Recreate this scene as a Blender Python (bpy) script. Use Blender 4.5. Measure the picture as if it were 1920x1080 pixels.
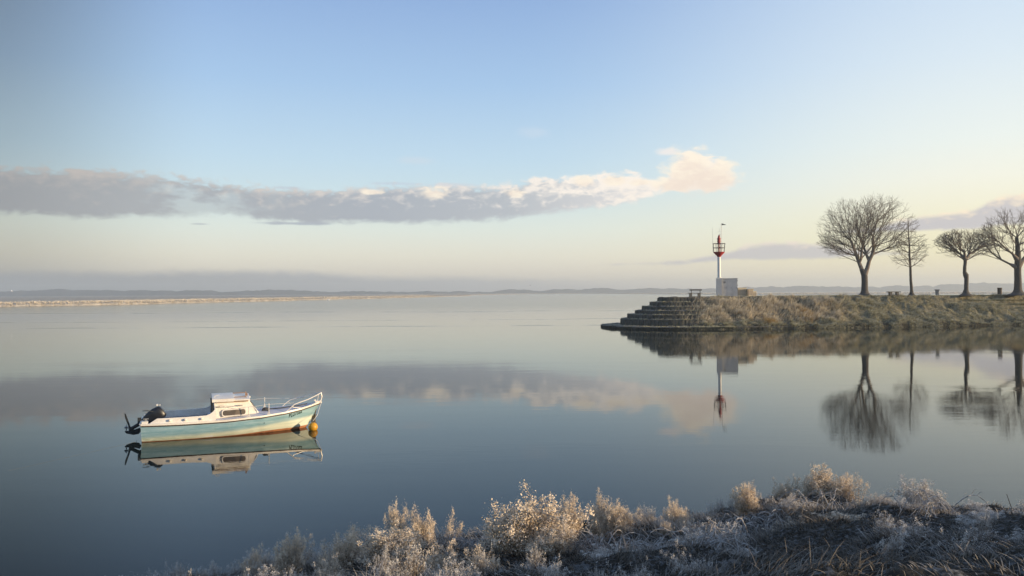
import bpy, bmesh, math, random
import numpy as np
from mathutils import Vector, Matrix
from mathutils.bvhtree import BVHTree

R = math.radians
scene = bpy.context.scene
COL = scene.collection
for o in list(bpy.data.objects):
    bpy.data.objects.remove(o)

# ------------------------------------------------------------------ camera
CAM_H = 4.1
CAM_ROT = Matrix.Rotation(R(90 + 0.325), 3, 'X') @ Matrix.Rotation(R(-0.33), 3, 'Z')
cam_data = bpy.data.cameras.new("camera")
cam = bpy.data.objects.new("camera", cam_data)
COL.objects.link(cam)
cam.location = (0, 0, CAM_H)
cam.rotation_euler = CAM_ROT.to_euler()
cam_data.sensor_width = 36
cam_data.lens = 36 * 1500 / 1920
cam_data.clip_start = 0.1
cam_data.clip_end = 20000
scene.camera = cam


def ray(px, py):
    return CAM_ROT @ Vector(((px - 960) / 1500, -(py - 540) / 1500, -1))


def azel(px, py):
    d = ray(px, py).normalized()
    return math.degrees(math.atan2(d.x, d.y)), math.degrees(math.asin(d.z))


# ------------------------------------------------------------------ colour + node helpers
def lin(c):
    if isinstance(c, str):
        c = c.lstrip('#')
        c = [int(c[i:i + 2], 16) / 255 for i in (0, 2, 4)]
        c = [v / 12.92 if v <= 0.04045 else ((v + 0.055) / 1.055) ** 2.4 for v in c]
    return (c[0], c[1], c[2], 1)


class V:
    """a socket with arithmetic"""
    def __init__(s, nt, sock):
        s.nt, s.s = nt, sock

    def _m(s, op, *a):
        n = s.nt.nodes.new('ShaderNodeMath')
        n.operation = op
        for i, v in enumerate((s,) + a):
            if isinstance(v, V):
                s.nt.links.new(v.s, n.inputs[i])
            else:
                n.inputs[i].default_value = v
        return V(s.nt, n.outputs[0])

    def __add__(s, o): return s._m('ADD', o)
    def __radd__(s, o): return s._m('ADD', o)
    def __sub__(s, o): return s._m('SUBTRACT', o)
    def __rsub__(s, o): return (s * -1) + o
    def __mul__(s, o): return s._m('MULTIPLY', o)
    def __rmul__(s, o): return s._m('MULTIPLY', o)
    def __truediv__(s, o): return s._m('DIVIDE', o)
    def pow(s, o): return s._m('POWER', o)
    def mn(s, o): return s._m('MINIMUM', o)
    def mx(s, o): return s._m('MAXIMUM', o)
    def abs(s): return s._m('ABSOLUTE')
    def sqrt(s): return s._m('SQRT')
    def sin(s): return s._m('SINE')

    def rng(s, a, b, c=0.0, d=1.0, smooth=True):
        n = s.nt.nodes.new('ShaderNodeMapRange')
        n.interpolation_type = 'SMOOTHSTEP' if smooth else 'LINEAR'
        n.clamp = True
        s.nt.links.new(s.s, n.inputs[0])
        for i, v in enumerate((a, b, c, d)):
            n.inputs[1 + i].default_value = v
        return V(s.nt, n.outputs[0])

    def curve(s, pts, x0, x1, y0, y1):
        """piecewise curve through pts, x in [x0,x1] -> y in [y0,y1]"""
        n = s.nt.nodes.new('ShaderNodeFloatCurve')
        m = n.mapping
        c = m.curves[0]
        q = [((x - x0) / (x1 - x0), (y - y0) / (y1 - y0)) for x, y in pts]
        while len(c.points) < len(q):
            c.points.new(0.5, 0.5)
        for p, (x, y) in zip(c.points, q):
            p.location = (x, y)
            p.handle_type = 'AUTO_CLAMPED'
        m.update()
        t = s.rng(x0, x1, 0, 1, False)
        s.nt.links.new(t.s, n.inputs[1])
        return V(s.nt, n.outputs[0]) * (y1 - y0) + y0

    def ramp(s, pts, x0=0.0, x1=1.0):
        n = s.nt.nodes.new('ShaderNodeValToRGB')
        e = n.color_ramp.elements
        while len(e) < len(pts):
            e.new(0.5)
        for el, (x, c) in zip(e, pts):
            el.position = (x - x0) / (x1 - x0)
        for el, (x, c) in zip(e, pts):
            el.color = lin(c)
        s.nt.links.new(s.rng(x0, x1, 0, 1, False).s, n.inputs[0])
        return V(s.nt, n.outputs[0])


def setin(nt, sock, v):
    if isinstance(v, V):
        nt.links.new(v.s, sock)
    elif isinstance(v, (str, tuple, list)) and sock.type == 'RGBA':
        sock.default_value = lin(v)
    else:
        sock.default_value = v


def mix(nt, f, a, b):
    n = nt.nodes.new('ShaderNodeMix')
    n.data_type = 'RGBA'
    setin(nt, n.inputs[0], f)
    setin(nt, n.inputs[6], a)
    setin(nt, n.inputs[7], b)
    return V(nt, n.outputs[2])


def noise(nt, vec, scale=1.0, detail=4, rough=0.5, dist=0.0, col=False):
    n = nt.nodes.new('ShaderNodeTexNoise')
    setin(nt, n.inputs['Vector'], vec)
    n.inputs['Scale'].default_value = scale
    n.inputs['Detail'].default_value = detail
    n.inputs['Roughness'].default_value = rough
    n.inputs['Distortion'].default_value = dist
    return V(nt, n.outputs['Color' if col else 'Fac'])


def xyz(nt, x, y, z):
    n = nt.nodes.new('ShaderNodeCombineXYZ')
    for i, v in enumerate((x, y, z)):
        setin(nt, n.inputs[i], v)
    return V(nt, n.outputs[0])


def sep(nt, v):
    n = nt.nodes.new('ShaderNodeSeparateXYZ')
    nt.links.new(v.s, n.inputs[0])
    return [V(nt, n.outputs[i]) for i in range(3)]


def texco(nt, which='Object'):
    n = nt.nodes.new('ShaderNodeTexCoord')
    return V(nt, n.outputs[which])


def geopos(nt):
    n = nt.nodes.new('ShaderNodeNewGeometry')
    return V(nt, n.outputs['Position'])


def attr(nt, name):
    n = nt.nodes.new('ShaderNodeAttribute')
    n.attribute_name = name
    return V(nt, n.outputs['Fac'])


def material(name, fn):
    """fn(nt) -> dict(color, rough, metal, bump, bdist, ...)"""
    m = bpy.data.materials.new(name)
    m.use_nodes = True
    nt = m.node_tree
    b = nt.nodes['Principled BSDF']
    d = fn(nt)
    setin(nt, b.inputs['Base Color'], d.get('color', (0.5, 0.5, 0.5)))
    setin(nt, b.inputs['Roughness'], d.get('rough', 0.7))
    setin(nt, b.inputs['Metallic'], d.get('metal', 0.0))
    if 'ior' in d:
        b.inputs['IOR'].default_value = d['ior']
    if 'spec' in d:
        b.inputs['Specular IOR Level'].default_value = d['spec']
    if 'tint' in d:
        b.inputs['Specular Tint'].default_value = (*d['tint'], 1)
    if 'bump' in d:
        n = nt.nodes.new('ShaderNodeBump')
        n.inputs['Distance'].default_value = d.get('bdist', 0.01)
        n.inputs['Strength'].default_value = d.get('bstr', 1.0)
        nt.links.new(d['bump'].s, n.inputs['Height'])
        nt.links.new(n.outputs[0], b.inputs['Normal'])
    return m


def simple(name, c, rough=0.6, metal=0.0, var=0.18, scale=6.0, c2=None, bump=0.0):
    """a base colour with uneven wear"""
    c = lin(c)[:3]
    if c2 is None:
        c2 = tuple(v * (1 - var * 1.6) for v in c)

    def fn(nt):
        p = texco(nt)
        n1 = noise(nt, p, scale, 6, 0.65)
        n2 = noise(nt, p, scale * 9, 3, 0.6)
        f = (n1 * 0.7 + n2 * 0.3).rng(0.35, 0.68)
        d = dict(color=mix(nt, f, c, c2), rough=(n2 * 0.2 + (rough - 0.1)), metal=metal)
        if bump:
            d['bump'] = n1
            d['bdist'] = bump
        return d
    return material(name, fn)


# ------------------------------------------------------------------ sun + sky
SUN_AZ, SUN_EL = 105.0, 7.5
scene.view_settings.view_transform = 'Standard'
scene.view_settings.look = 'None'
scene.view_settings.exposure = 0.45
scene.view_settings.gamma = 1.0
scene.cycles.use_denoising = True
scene.cycles.max_bounces = 8
scene.cycles.diffuse_bounces = 3
scene.cycles.glossy_bounces = 4
scene.cycles.transmission_bounces = 4
scene.cycles.transparent_max_bounces = 8
scene.cycles.volume_bounces = 0
scene.cycles.caustics_reflective = False
scene.cycles.caustics_refractive = False

sun_data = bpy.data.lights.new("sun", 'SUN')
sun_data.energy = 5.0
sun_data.angle = R(0.6)
sun_data.color = (1.0, 0.76, 0.47)
sun = bpy.data.objects.new("sun", sun_data)
COL.objects.link(sun)
sd = Vector((math.sin(R(SUN_AZ)) * math.cos(R(SUN_EL)), math.cos(R(SUN_AZ)) * math.cos(R(SUN_EL)), math.sin(R(SUN_EL))))
sun.rotation_euler = sd.to_track_quat('Z', 'Y').to_euler()
sun.location = (60, 0, 40)

world = bpy.data.worlds.new("World")
scene.world = world
world.use_nodes = True
nt = world.node_tree
bg = nt.nodes['Background']
tc = texco(nt, 'Generated')
X, Y, Z = sep(nt, tc)
az = X._m('ARCTAN2', Y) * (180 / math.pi)
el = Z._m('ARCSINE') * (180 / math.pi)
elp = el.mx(0.0)
centre = elp.ramp([(0, '#f2e8da'), (1.2, '#f6ecd9'), (2.6, '#f6f2df'), (4.5, '#eaf3ea'), (7, '#d2e8f0'), (9.4, '#c4e0f3'),
                   (14.5, '#a8caee'), (20, '#92b3e1'), (32, '#7298cf'), (60, '#7890b4'), (90, '#6c84a4')], 0, 90)
right = elp.ramp([(0, '#ffebc8'), (1.2, '#fff0c8'), (2.6, '#fff6c8'), (4.5, '#fff8d6'), (7, '#fdfcec'), (9.4, '#f3faf5'),
                  (14.5, '#dfeef9'), (20, '#cbe0f7'), (32, '#86a9dc'), (60, '#7890b4'), (90, '#6c84a4')], 0, 90)
left = elp.ramp([(0, '#a09d9b'), (1.2, '#aeaba2'), (2.6, '#bdb9aa'), (4.5, '#bec3b9'), (7, '#a3b3b8'), (9.4, '#90a4b0'),
                 (14.5, '#71859a'), (20, '#5b6b7e'), (32, '#5f7896'), (60, '#7890b4'), (90, '#6c84a4')], 0, 90)
fR = az.rng(0, 33, 0, 1) * az.rng(100, 170, 1, 0)
fL = az.rng(-20, -35, 0, 1) * az.rng(-75, -48, 0, 1) * 0.9
base = mix(nt, fR, centre, right)
base = mix(nt, fL, base, left)
skyn = nt.nodes.new('ShaderNodeTexSky')
skyn.sky_type = 'NISHITA'
skyn.sun_disc = False
skyn.sun_elevation = R(SUN_EL)
skyn.sun_rotation = R(SUN_AZ)
skyn.altitude = 0
skyn.dust_density = 1.5
nis = V(nt, skyn.outputs[0])
sc_ = nt.nodes.new('ShaderNodeVectorMath')
sc_.operation = 'SCALE'
nt.links.new(nis.s, sc_.inputs[0])
sc_.inputs[3].default_value = 0.12
base = mix(nt, 0.12, base, V(nt, sc_.outputs[0]))


def A(px, py):
    return azel(px, py)


# --- clouds: bands and heaps in azimuth / elevation
nvec = xyz(nt, az * 0.30, el * 0.75, 0.0)
n_big = noise(nt, nvec, 1.0, 6, 0.58)
n_fine = noise(nt, xyz(nt, az * 1.0, el * 1.9, 7.0), 1.0, 7, 0.56, 0.3)
n_soft = noise(nt, xyz(nt, az * 0.10, el * 0.5, 3.0), 1.0, 3, 0.5)
puff = (n_fine - 0.5) * 1.5 + (n_big - 0.5) * 1.0


def band(pts, tscale, bscale, nt_amp, nb_amp, x0=-40, x1=40):
    """pts: (px, top, bottom) in the photograph's frame -> edge distance"""
    tp, bt = [], []
    for px, t, b in pts:
        a1, e1 = A(px, t)
        a2, e2 = A(px, b)
        tp.append((a1, e1))
        bt.append((a1, e2))
    top = az.curve(tp, x0, x1, 0, 12)
    bot = az.curve(bt, x0, x1, 0, 12)
    dt = (top + puff * nt_amp - el) / tscale
    db = (el - bot + puff * nb_amp) / bscale
    return dt, db, top, bot


# main cloud street
main = [(-600, 345, 400), (-200, 322, 396), (0, 320, 396), (120, 325, 402), (220, 328, 403), (330, 338, 403), (420, 350, 398), (520, 362, 412), (650, 362, 414), (760, 357, 414),
        (860, 356, 411), (960, 352, 405), (1010, 342, 398), (1090, 338, 388), (1150, 332, 381), (1200, 335, 372), (1240, 338, 364),
        (1262, 315, 361), (1290, 284, 360), (1325, 290, 359), (1360, 300, 358), (1380, 330, 350), (1400, 352, 345), (1500, 372, 340), (1900, 380, 340)]
dt, db, top, bot = band([(x_, t_ - 14, b_ + 9) if x_ < 1240 else (x_, t_ - 6, b_ + 4) for x_, t_, b_ in main], 0.62, 0.5, 1.35, 0.6)
azm = az.rng(A(1388, 340)[0], A(1352, 340)[0])
hole = 1 - ((n_big.rng(0.42, 0.60)) * az.rng(A(560, 0)[0], A(380, 0)[0]) * az.rng(A(200, 0)[0], A(330, 0)[0]) * 0.5)
m_a = dt.rng(0, 1) * db.rng(0, 1) * azm * hole
hgt = (el - bot) / (top - bot).mx(0.3)
lit = (hgt * 0.95 + (n_fine - 0.5) * az.rng(-30, -2, 1.5, 2.7) + (n_big - 0.5) * 0.8 + az.curve([(-40, -.15), (-20, -.05), (-8, -.15), (0, 0.05), (5, .25), (8, .5), (11, .9), (15, 1.2), (40, 1.2)], -40, 40, -1, 2)).rng(0.35, 1.15)
grey = az.ramp([(-40, '#8f9195'), (-33, '#94969a'), (-25, '#a6a9ad'), (-10, '#a6acb6'), (0, '#b4b9c0'), (8, '#dad8d8'), (14, '#f5ebe0'), (40, '#f5ebe0')], -40, 40)
bright = az.ramp([(-40, '#aea6a0'), (-30, '#bcb4ae'), (-15, '#d6cdc6'), (-4, '#e9e1da'), (4, '#fff4e8'), (14, '#fff3e6'), (40, '#fff3e6')], -40, 40)
base = mix(nt, m_a * 0.93, base, mix(nt, lit, grey, bright))


def lobe(px, py, rx, ry, amp=0.5, soft=0.5):
    """soft heap of vapour, sizes in pixels of the photograph"""
    a0, e0 = A(px, py)
    k = 0.0382
    dx = (az - a0) * (1 / (rx * k))
    dy = (el - e0) * (1 / (ry * k))
    r = (dx * dx + dy * dy).sqrt()
    return (1 - r + puff * amp).rng(0, soft)


# sunlit heads along the street
heads = None
for px, py, rx, ry in ((815, 362, 30, 13), (965, 362, 24, 9), (1095, 340, 26, 12), (1152, 338, 26, 10), (1200, 342, 22, 7), (700, 360, 26, 6),
                       (1295, 318, 55, 40), (1335, 332, 50, 30), (1262, 345, 50, 16), (1355, 312, 28, 18)):
    l = lobe(px, py, rx * 1.12, ry * 1.15, 0.75, 0.6)
    heads = l if heads is None else heads.mx(l)
headcol = mix(nt, (n_fine - 0.5 + hgt * 0.5).rng(0.1, 0.5), '#f1e0d0', '#fff3df')
base = mix(nt, heads * 0.9, base, headcol)
# small wisps
for px, py, rx, ry, c, f in ((1250, 285, 26, 10, '#f4ece6', .8), (553, 419, 95, 4, '#a9b1bd', .8), (375, 420, 22, 2.5, '#b0b6bc', .6),
                             (1000, 248, 45, 14, '#d9dfe8', .25), (780, 300, 50, 10, '#d5dae2', .35), (850, 346, 70, 5, '#cdd2da', .5), (540, 352, 40, 4, '#bcc6d2', .5),
                             (740, 344, 70, 4, '#bfc9d8', .5)):
    base = mix(nt, lobe(px, py, rx, ry, 0.5, 0.8) * f, base, c)
# low grey bank near the horizon
dt2, db2, _, _ = band([(-600, 492, 560), (0, 499, 560), (200, 502, 560), (450, 499, 560), (600, 503, 560), (700, 511, 560), (900, 513, 560), (1050, 519, 560), (1200, 526, 560), (1400, 532, 560), (1900, 532, 560)], 0.75, 0.3, 0.35, 0.1)
lowc = az.ramp([(-40, '#97999b'), (-30, '#9ea0a2'), (-15, '#adb0b5'), (0, '#bcbcbe'), (10, '#cdc7c3'), (20, '#e2d6c8'), (40, '#ead6c2')], -40, 40)
base = mix(nt, dt2.rng(0, 1) * az.rng(40, 60, 1, 0) * az.ramp([(-40, (.95, .95, .95)), (0, (.85, .85, .85)), (12, (.6, .6, .6)), (40, (.35, .35, .35))], -40, 40), base, lowc)
# thin shelf left-centre of the beacon and bank behind the trees
for pts, c1, c2, f in (
        ([(1100, 496, 496), (1170, 491, 499), (1250, 485, 499), (1300, 480, 497), (1360, 467, 491), (1400, 456, 490), (1450, 450, 490), (1540, 453, 489), (1600, 460, 485), (1700, 472, 480), (1800, 476, 476)], '#c3c0c5', '#f2e2d5', .85),
        ([(1500, 436, 436), (1620, 424, 438), (1700, 404, 437), (1760, 398, 435), (1820, 388, 434), (1860, 368, 430), (1920, 358, 424), (2100, 350, 415), (2500, 350, 415)], '#c2bfc5', '#ffecd0', .92)):
    a_, b_, tp_, bt_ = band(pts, 0.42, 0.32, 0.55, 0.22, 0, 50)
    h_ = (el - bt_) / (tp_ - bt_).mx(0.25)
    base = mix(nt, a_.rng(0, 1) * b_.rng(0, 1) * (tp_ - bt_).rng(0.02, 0.3) * az.rng(0, 6) * f, base,
               mix(nt, (h_ + (n_fine - .5) * 1.2).rng(0.5, 1.1), c1, c2))
nt.links.new(base.s, bg.inputs['Color'])
SKY_GAIN = 0.79
bg.inputs['Strength'].default_value = SKY_GAIN
world.cycles.sampling_method = 'MANUAL'
world.cycles.sample_map_resolution = 512

# ------------------------------------------------------------------ object helpers
rng = np.random.default_rng(7)
random.seed(11)


def tag(o, label=None, cat=None, group=None, kind=None):
    if label: o['label'] = label
    if cat: o['category'] = cat
    if group: o['group'] = group
    if kind: o['kind'] = kind
    return o


def empty(name, loc=(0, 0, 0), rz=0.0):
    o = bpy.data.objects.new(name, None)
    COL.objects.link(o)
    o.location = loc
    o.rotation_euler = (0, 0, rz)
    o.empty_display_size = 0.2
    return o


def link(name, me, m, parent=None):
    o = bpy.data.objects.new(name, me)
    if m:
        me.materials.append(m)
    COL.objects.link(o)
    if parent:
        o.parent = parent
    return o


def mesh_np(name, v, quads=None, tris=None, attrs=None, smooth=False):
    me = bpy.data.meshes.new(name)
    v = np.asarray(v, dtype=np.float32)
    me.vertices.add(len(v))
    me.vertices.foreach_set('co', v.ravel())
    loops, starts, n = [], [], 0
    if quads is not None and len(quads):
        q = np.asarray(quads, dtype=np.int32)
        loops.append(q.ravel()); starts.append(np.arange(len(q)) * 4); n = len(q) * 4
    if tris is not None and len(tris):
        t = np.asarray(tris, dtype=np.int32)
        loops.append(t.ravel()); starts.append(np.arange(len(t)) * 3 + n)
    L = np.concatenate(loops).astype(np.int32)
    S = np.concatenate(starts).astype(np.int32)
    me.loops.add(len(L))
    me.loops.foreach_set('vertex_index', L)
    me.polygons.add(len(S))
    me.polygons.foreach_set('loop_start', S)
    if attrs:
        for k, a in attrs.items():
            at = me.attributes.new(k, 'FLOAT', 'POINT')
            at.data.foreach_set('value', np.asarray(a, dtype=np.float32))
    me.update(calc_edges=True)
    me.validate()
    if smooth:
        me.polygons.foreach_set('use_smooth', np.ones(len(me.polygons), dtype=bool))
    return me


class MB:
    """collects shapes into one mesh"""
    def __init__(s): s.v, s.f = [], []

    def add(s, v, f):
        n = len(s.v)
        s.v += [tuple(p) for p in v]
        s.f += [tuple(i + n for i in q) for q in f]
        return s

    def box(s, c, d, rot=None):
        x, y, z = (k / 2 for k in d)
        v = [Vector((a * x, b * y, e * z)) for a in (-1, 1) for b in (-1, 1) for e in (-1, 1)]
        if rot is not None:
            v = [rot @ p for p in v]
        v = [p + Vector(c) for p in v]
        return s.add(v, [(0, 1, 3, 2), (4, 6, 7, 5), (0, 4, 5, 1), (2, 3, 7, 6), (0, 2, 6, 4), (1, 5, 7, 3)])

    def tube(s, pts, r, n=8, cap=True):
        pts = [Vector(p) for p in pts]
        rr = r if isinstance(r, (list, tuple)) else [r] * len(pts)
        rings = []
        up = None
        for i, p in enumerate(pts):
            t = (pts[min(i + 1, len(pts) - 1)] - pts[max(i - 1, 0)]).normalized()
            if up is None:
                up = Vector((0, 0, 1)) if abs(t.z) < .9 else Vector((1, 0, 0))
            a = (up - t * up.dot(t)).normalized()
            up = a
            b = t.cross(a)
            rings.append([p + (a * math.cos(2 * math.pi * k / n) + b * math.sin(2 * math.pi * k / n)) * rr[i] for k in range(n)])
        f = []
        for i in range(len(pts) - 1):
            for k in range(n):
                f.append((i * n + k, i * n + (k + 1) % n, (i + 1) * n + (k + 1) % n, (i + 1) * n + k))
        if cap:
            f.append(tuple(reversed(range(n))))
            f.append(tuple(range((len(pts) - 1) * n, len(pts) * n)))
        return s.add([q for r_ in rings for q in r_], f)

    def lathe(s, prof, n=16, c=(0, 0, 0), axis='Z'):
        v, f = [], []
        for r_, z in prof:
            for k in range(n):
                a = 2 * math.pi * k / n
                p = (r_ * math.cos(a), r_ * math.sin(a), z)
                if axis == 'X':
                    p = (z, p[0], p[1])
                if axis == 'Y':
                    p = (p[0], z, p[1])
                v.append(Vector(p) + Vector(c))
        for i in range(len(prof) - 1):
            for k in range(n):
                f.append((i * n + k, i * n + (k + 1) % n, (i + 1) * n + (k + 1) % n, (i + 1) * n + k))
        f.append(tuple(reversed(range(n))))
        f.append(tuple(range((len(prof) - 1) * n, len(prof) * n)))
        return s.add(v, f)

    def prism(s, poly, y0, y1):
        """poly in xz, extruded along y"""
        n = len(poly)
        v = [(x, y0, z) for x, z in poly] + [(x, y1, z) for x, z in poly]
        f = [tuple(range(n)), tuple(reversed(range(n, 2 * n)))]
        f += [(i, i + n, (i + 1) % n + n, (i + 1) % n) for i in range(n)]
        return s.add(v, f)

    def build(s, name, m, parent=None, smooth=False, bevel=0.0):
        me = bpy.data.meshes.new(name)
        me.from_pydata([tuple(p) for p in s.v], [], s.f)
        bm = bmesh.new()
        bm.from_mesh(me)
        bmesh.ops.recalc_face_normals(bm, faces=bm.faces)
        if bevel:
            bmesh.ops.bevel(bm, geom=[e for e in bm.edges if e.calc_face_angle(0) > 0.6], offset=bevel, segments=2, affect='EDGES', clamp_overlap=True)
        bm.to_mesh(me)
        bm.free()
        if smooth:
            for p in me.polygons:
                p.use_smooth = True
            try:
                me.set_sharp_from_angle(angle=R(40))
            except Exception:
                pass
        return link(name, me, m, parent)


# value noise in numpy
def _hash(ix, iy, seed):
    h = (ix.astype(np.int64) * 374761393 + iy.astype(np.int64) * 668265263 + seed * 1442695041) & 0x7fffffff
    h = ((h ^ (h >> 13)) * 1274126177) & 0x7fffffff
    return ((h ^ (h >> 16)) & 0xffff) / 65535.0


def vn(x, y, seed=0):
    x = np.asarray(x, float); y = np.asarray(y, float)
    ix, iy = np.floor(x), np.floor(y)
    fx, fy = x - ix, y - iy
    fx = fx * fx * (3 - 2 * fx); fy = fy * fy * (3 - 2 * fy)
    a, b = _hash(ix, iy, seed), _hash(ix + 1, iy, seed)
    c, d = _hash(ix, iy + 1, seed), _hash(ix + 1, iy + 1, seed)
    return (a * (1 - fx) + b * fx) * (1 - fy) + (c * (1 - fx) + d * fx) * fy


def fbm(x, y, seed=0, o=4):
    s, a, t = 0, 1.0, 0
    for i in range(o):
        s = s + a * vn(np.asarray(x) * 2 ** i, np.asarray(y) * 2 ** i, seed + i * 17)
        t += a; a *= 0.5
    return s / t


def sstep(a, b, x):
    t = np.clip((x - a) / (b - a), 0, 1)
    return t * t * (3 - 2 * t)


def grid_mesh(name, XX, YY, ZZ, attrs=None, smooth=True):
    ny, nx = XX.shape
    v = np.stack([XX, YY, ZZ], -1).reshape(-1, 3)
    i = np.arange(ny * nx).reshape(ny, nx)
    q = np.stack([i[:-1, :-1], i[:-1, 1:], i[1:, 1:], i[1:, :-1]], -1).reshape(-1, 4)
    return mesh_np(name, v, q, attrs=attrs, smooth=smooth)


def blades(base, h, w, lean, bend, segs=3, tint=None, seed=1):
    """tapered bent blades. base (N,3); h,w (N,); lean (N,2) horizontal tip offset per unit height; bend exponent"""
    g = np.random.default_rng(seed)
    N = len(base)
    ang = g.uniform(0, math.pi, N)
    wx, wy = np.cos(ang) * w / 2, np.sin(ang) * w / 2
    vs, ts = [], []
    for k in range(segs + 1):
        t = k / segs
        off = lean * (h * t ** bend)[:, None] if np.ndim(t) else lean * (h * (t ** bend))[:, None]
        zz = h * t * (1 - 0.25 * t * np.minimum(1, np.linalg.norm(lean, axis=1)))
        c = base + np.concatenate([off, zz[:, None]], 1)
        s = 1 - 0.8 * t
        if k < segs:
            a = c.copy(); a[:, 0] -= wx * s; a[:, 1] -= wy * s
            b = c.copy(); b[:, 0] += wx * s; b[:, 1] += wy * s
            vs += [a, b]; ts += [np.full(N, t)] * 2
        else:
            vs.append(c); ts.append(np.full(N, t))
    M = 2 * segs + 1
    v = np.stack(vs, 1).reshape(-1, 3)
    t = np.stack(ts, 1).reshape(-1)
    o = (np.arange(N) * M)[:, None]
    q = np.concatenate([o + np.array([[2 * k, 2 * k + 1, 2 * k + 3, 2 * k + 2]]) for k in range(segs - 1)], 0) if segs > 1 else np.zeros((0, 4), int)
    tr = o + np.array([[M - 3, M - 2, M - 1]])
    if tint is None:
        tint = g.uniform(0, 1, N)
    return v, q, tr, t, np.repeat(tint, M)


def merge_parts(parts):
    vs, qs, ts, aa, bb, n = [], [], [], [], [], 0
    for v, q, t, a, b in parts:
        vs.append(v); qs.append(q + n); ts.append(t + n); aa.append(a); bb.append(b)
        n += len(v)
    return np.concatenate(vs), np.concatenate(qs), np.concatenate(ts), np.concatenate(aa), np.concatenate(bb)


# ------------------------------------------------------------------ materials for the setting
def water_fn(nt):
    p = geopos(nt)
    x, y, z = sep(nt, p)
    dist = (x * x + y * y).sqrt()
    big = noise(nt, xyz(nt, x * 0.010, y * 0.045, 0.0), 1.0, 3, 0.5)
    patch = noise(nt, xyz(nt, x * 0.07, y * 0.22, 5.0), 1.0, 3, 0.5)
    # long current seams lying across the river
    seam = None
    for y0, k, amp, wd in ((99, 0.000, 9.0, 0.9), (122, 0.02, 14.0, 1.1), (175, -0.05, 30.0, 3.0)):
        yy = y - (x * k + y0) - (noise(nt, xyz(nt, x * 0.03, y0 * 1.0, 0.0), 1.0, 4, 0.6) - 0.5) * amp
        brk = noise(nt, xyz(nt, x * 0.05, y0 * 3.0, 0.0), 1.0, 5, 0.7).rng(0.44, 0.60)
        s = yy.abs().rng(wd, 0) * brk
        seam = s if seam is None else seam.mx(s)
    rip1 = noise(nt, xyz(nt, x * 1.1, y * 4.5, 0.0), 1.0, 3, 0.5)
    rip2 = noise(nt, xyz(nt, x * 5.0, y * 16.0, 2.0), 1.0, 2, 0.5)
    swell = noise(nt, xyz(nt, x * 0.25, y * 0.8, 9.0), 1.0, 2, 0.4)
    far = y.rng(110, 260)                         # the open river beyond carries a light breeze
    amp = patch.rng(0.52, 0.72) * 0.0024 + 0.00030 + seam * 0.12 + far * 0.004 * big.rng(0.3, 0.6)
    drift = noise(nt, xyz(nt, x * 0.35, y * 1.3, 13.0), 1.0, 3, 0.6) * (y.rng(14, 40) * 0.0022)
    bx_ = x - 18.0
    by_ = y - 25.5
    breeze = ((bx_ * bx_) * 0.35 + by_ * by_).sqrt().rng(9.5, 3.0)
    h = drift + breeze * (rip1 * 0.0013 + rip2 * 0.0004) + rip1 * amp + rip2 * (patch.rng(0.55, 0.75) * 0.0008 + 0.00004) + swell * 0.0016
    rough = 0.016 + breeze * 0.012 + y.rng(20, 60) * 0.030 + seam * 0.12 + far * 0.07
    return dict(color=mix(nt, big.rng(.3, .7), (0.007, 0.013, 0.012), (0.011, 0.018, 0.015)), rough=rough, ior=1.235, tint=(0.95, 0.95, 0.75), bump=h, bdist=1.0)


M_water = material('river_water', water_fn)


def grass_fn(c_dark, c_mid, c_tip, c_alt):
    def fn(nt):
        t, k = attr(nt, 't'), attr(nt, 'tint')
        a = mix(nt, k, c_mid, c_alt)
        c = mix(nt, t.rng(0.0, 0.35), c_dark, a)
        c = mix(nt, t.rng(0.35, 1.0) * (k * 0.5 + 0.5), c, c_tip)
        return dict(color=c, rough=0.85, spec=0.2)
    return fn


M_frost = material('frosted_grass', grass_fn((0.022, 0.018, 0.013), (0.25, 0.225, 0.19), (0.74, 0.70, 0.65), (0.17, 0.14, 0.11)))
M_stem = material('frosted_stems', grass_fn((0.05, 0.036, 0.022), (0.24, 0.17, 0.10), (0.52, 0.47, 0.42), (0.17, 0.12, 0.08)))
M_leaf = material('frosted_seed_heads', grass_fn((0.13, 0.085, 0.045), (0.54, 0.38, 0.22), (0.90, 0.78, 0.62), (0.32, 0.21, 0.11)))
M_leafshade = material('frosted_shaded_foliage', grass_fn((0.045, 0.034, 0.024), (0.30, 0.24, 0.18), (0.82, 0.78, 0.72), (0.20, 0.145, 0.10)))  # leaf copy with shade put into its colour, for plants out of the sun
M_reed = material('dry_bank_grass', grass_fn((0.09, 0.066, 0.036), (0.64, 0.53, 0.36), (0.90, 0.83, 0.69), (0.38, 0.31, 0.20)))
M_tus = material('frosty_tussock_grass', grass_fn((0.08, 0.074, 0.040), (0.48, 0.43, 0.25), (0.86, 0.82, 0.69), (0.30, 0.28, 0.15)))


def soil_fn(c1, c2, c3, sc, tide=False):
    def fn(nt):
        p = geopos(nt)
        a = noise(nt, p, sc, 6, 0.65)
        b = noise(nt, p, sc * 7, 5, 0.7)
        c = mix(nt, a.rng(0.35, 0.65), c1, c2)
        c = mix(nt, b.rng(0.48, 0.66), c, c3)
        if tide:
            c = mix(nt, sep(nt, p)[2].rng(0.75, 0.25), c, (0.028, 0.026, 0.019))
        return dict(color=c, rough=0.95, spec=0.15, bump=a + b * 0.4, bdist=0.15 / sc)
    return fn


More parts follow.
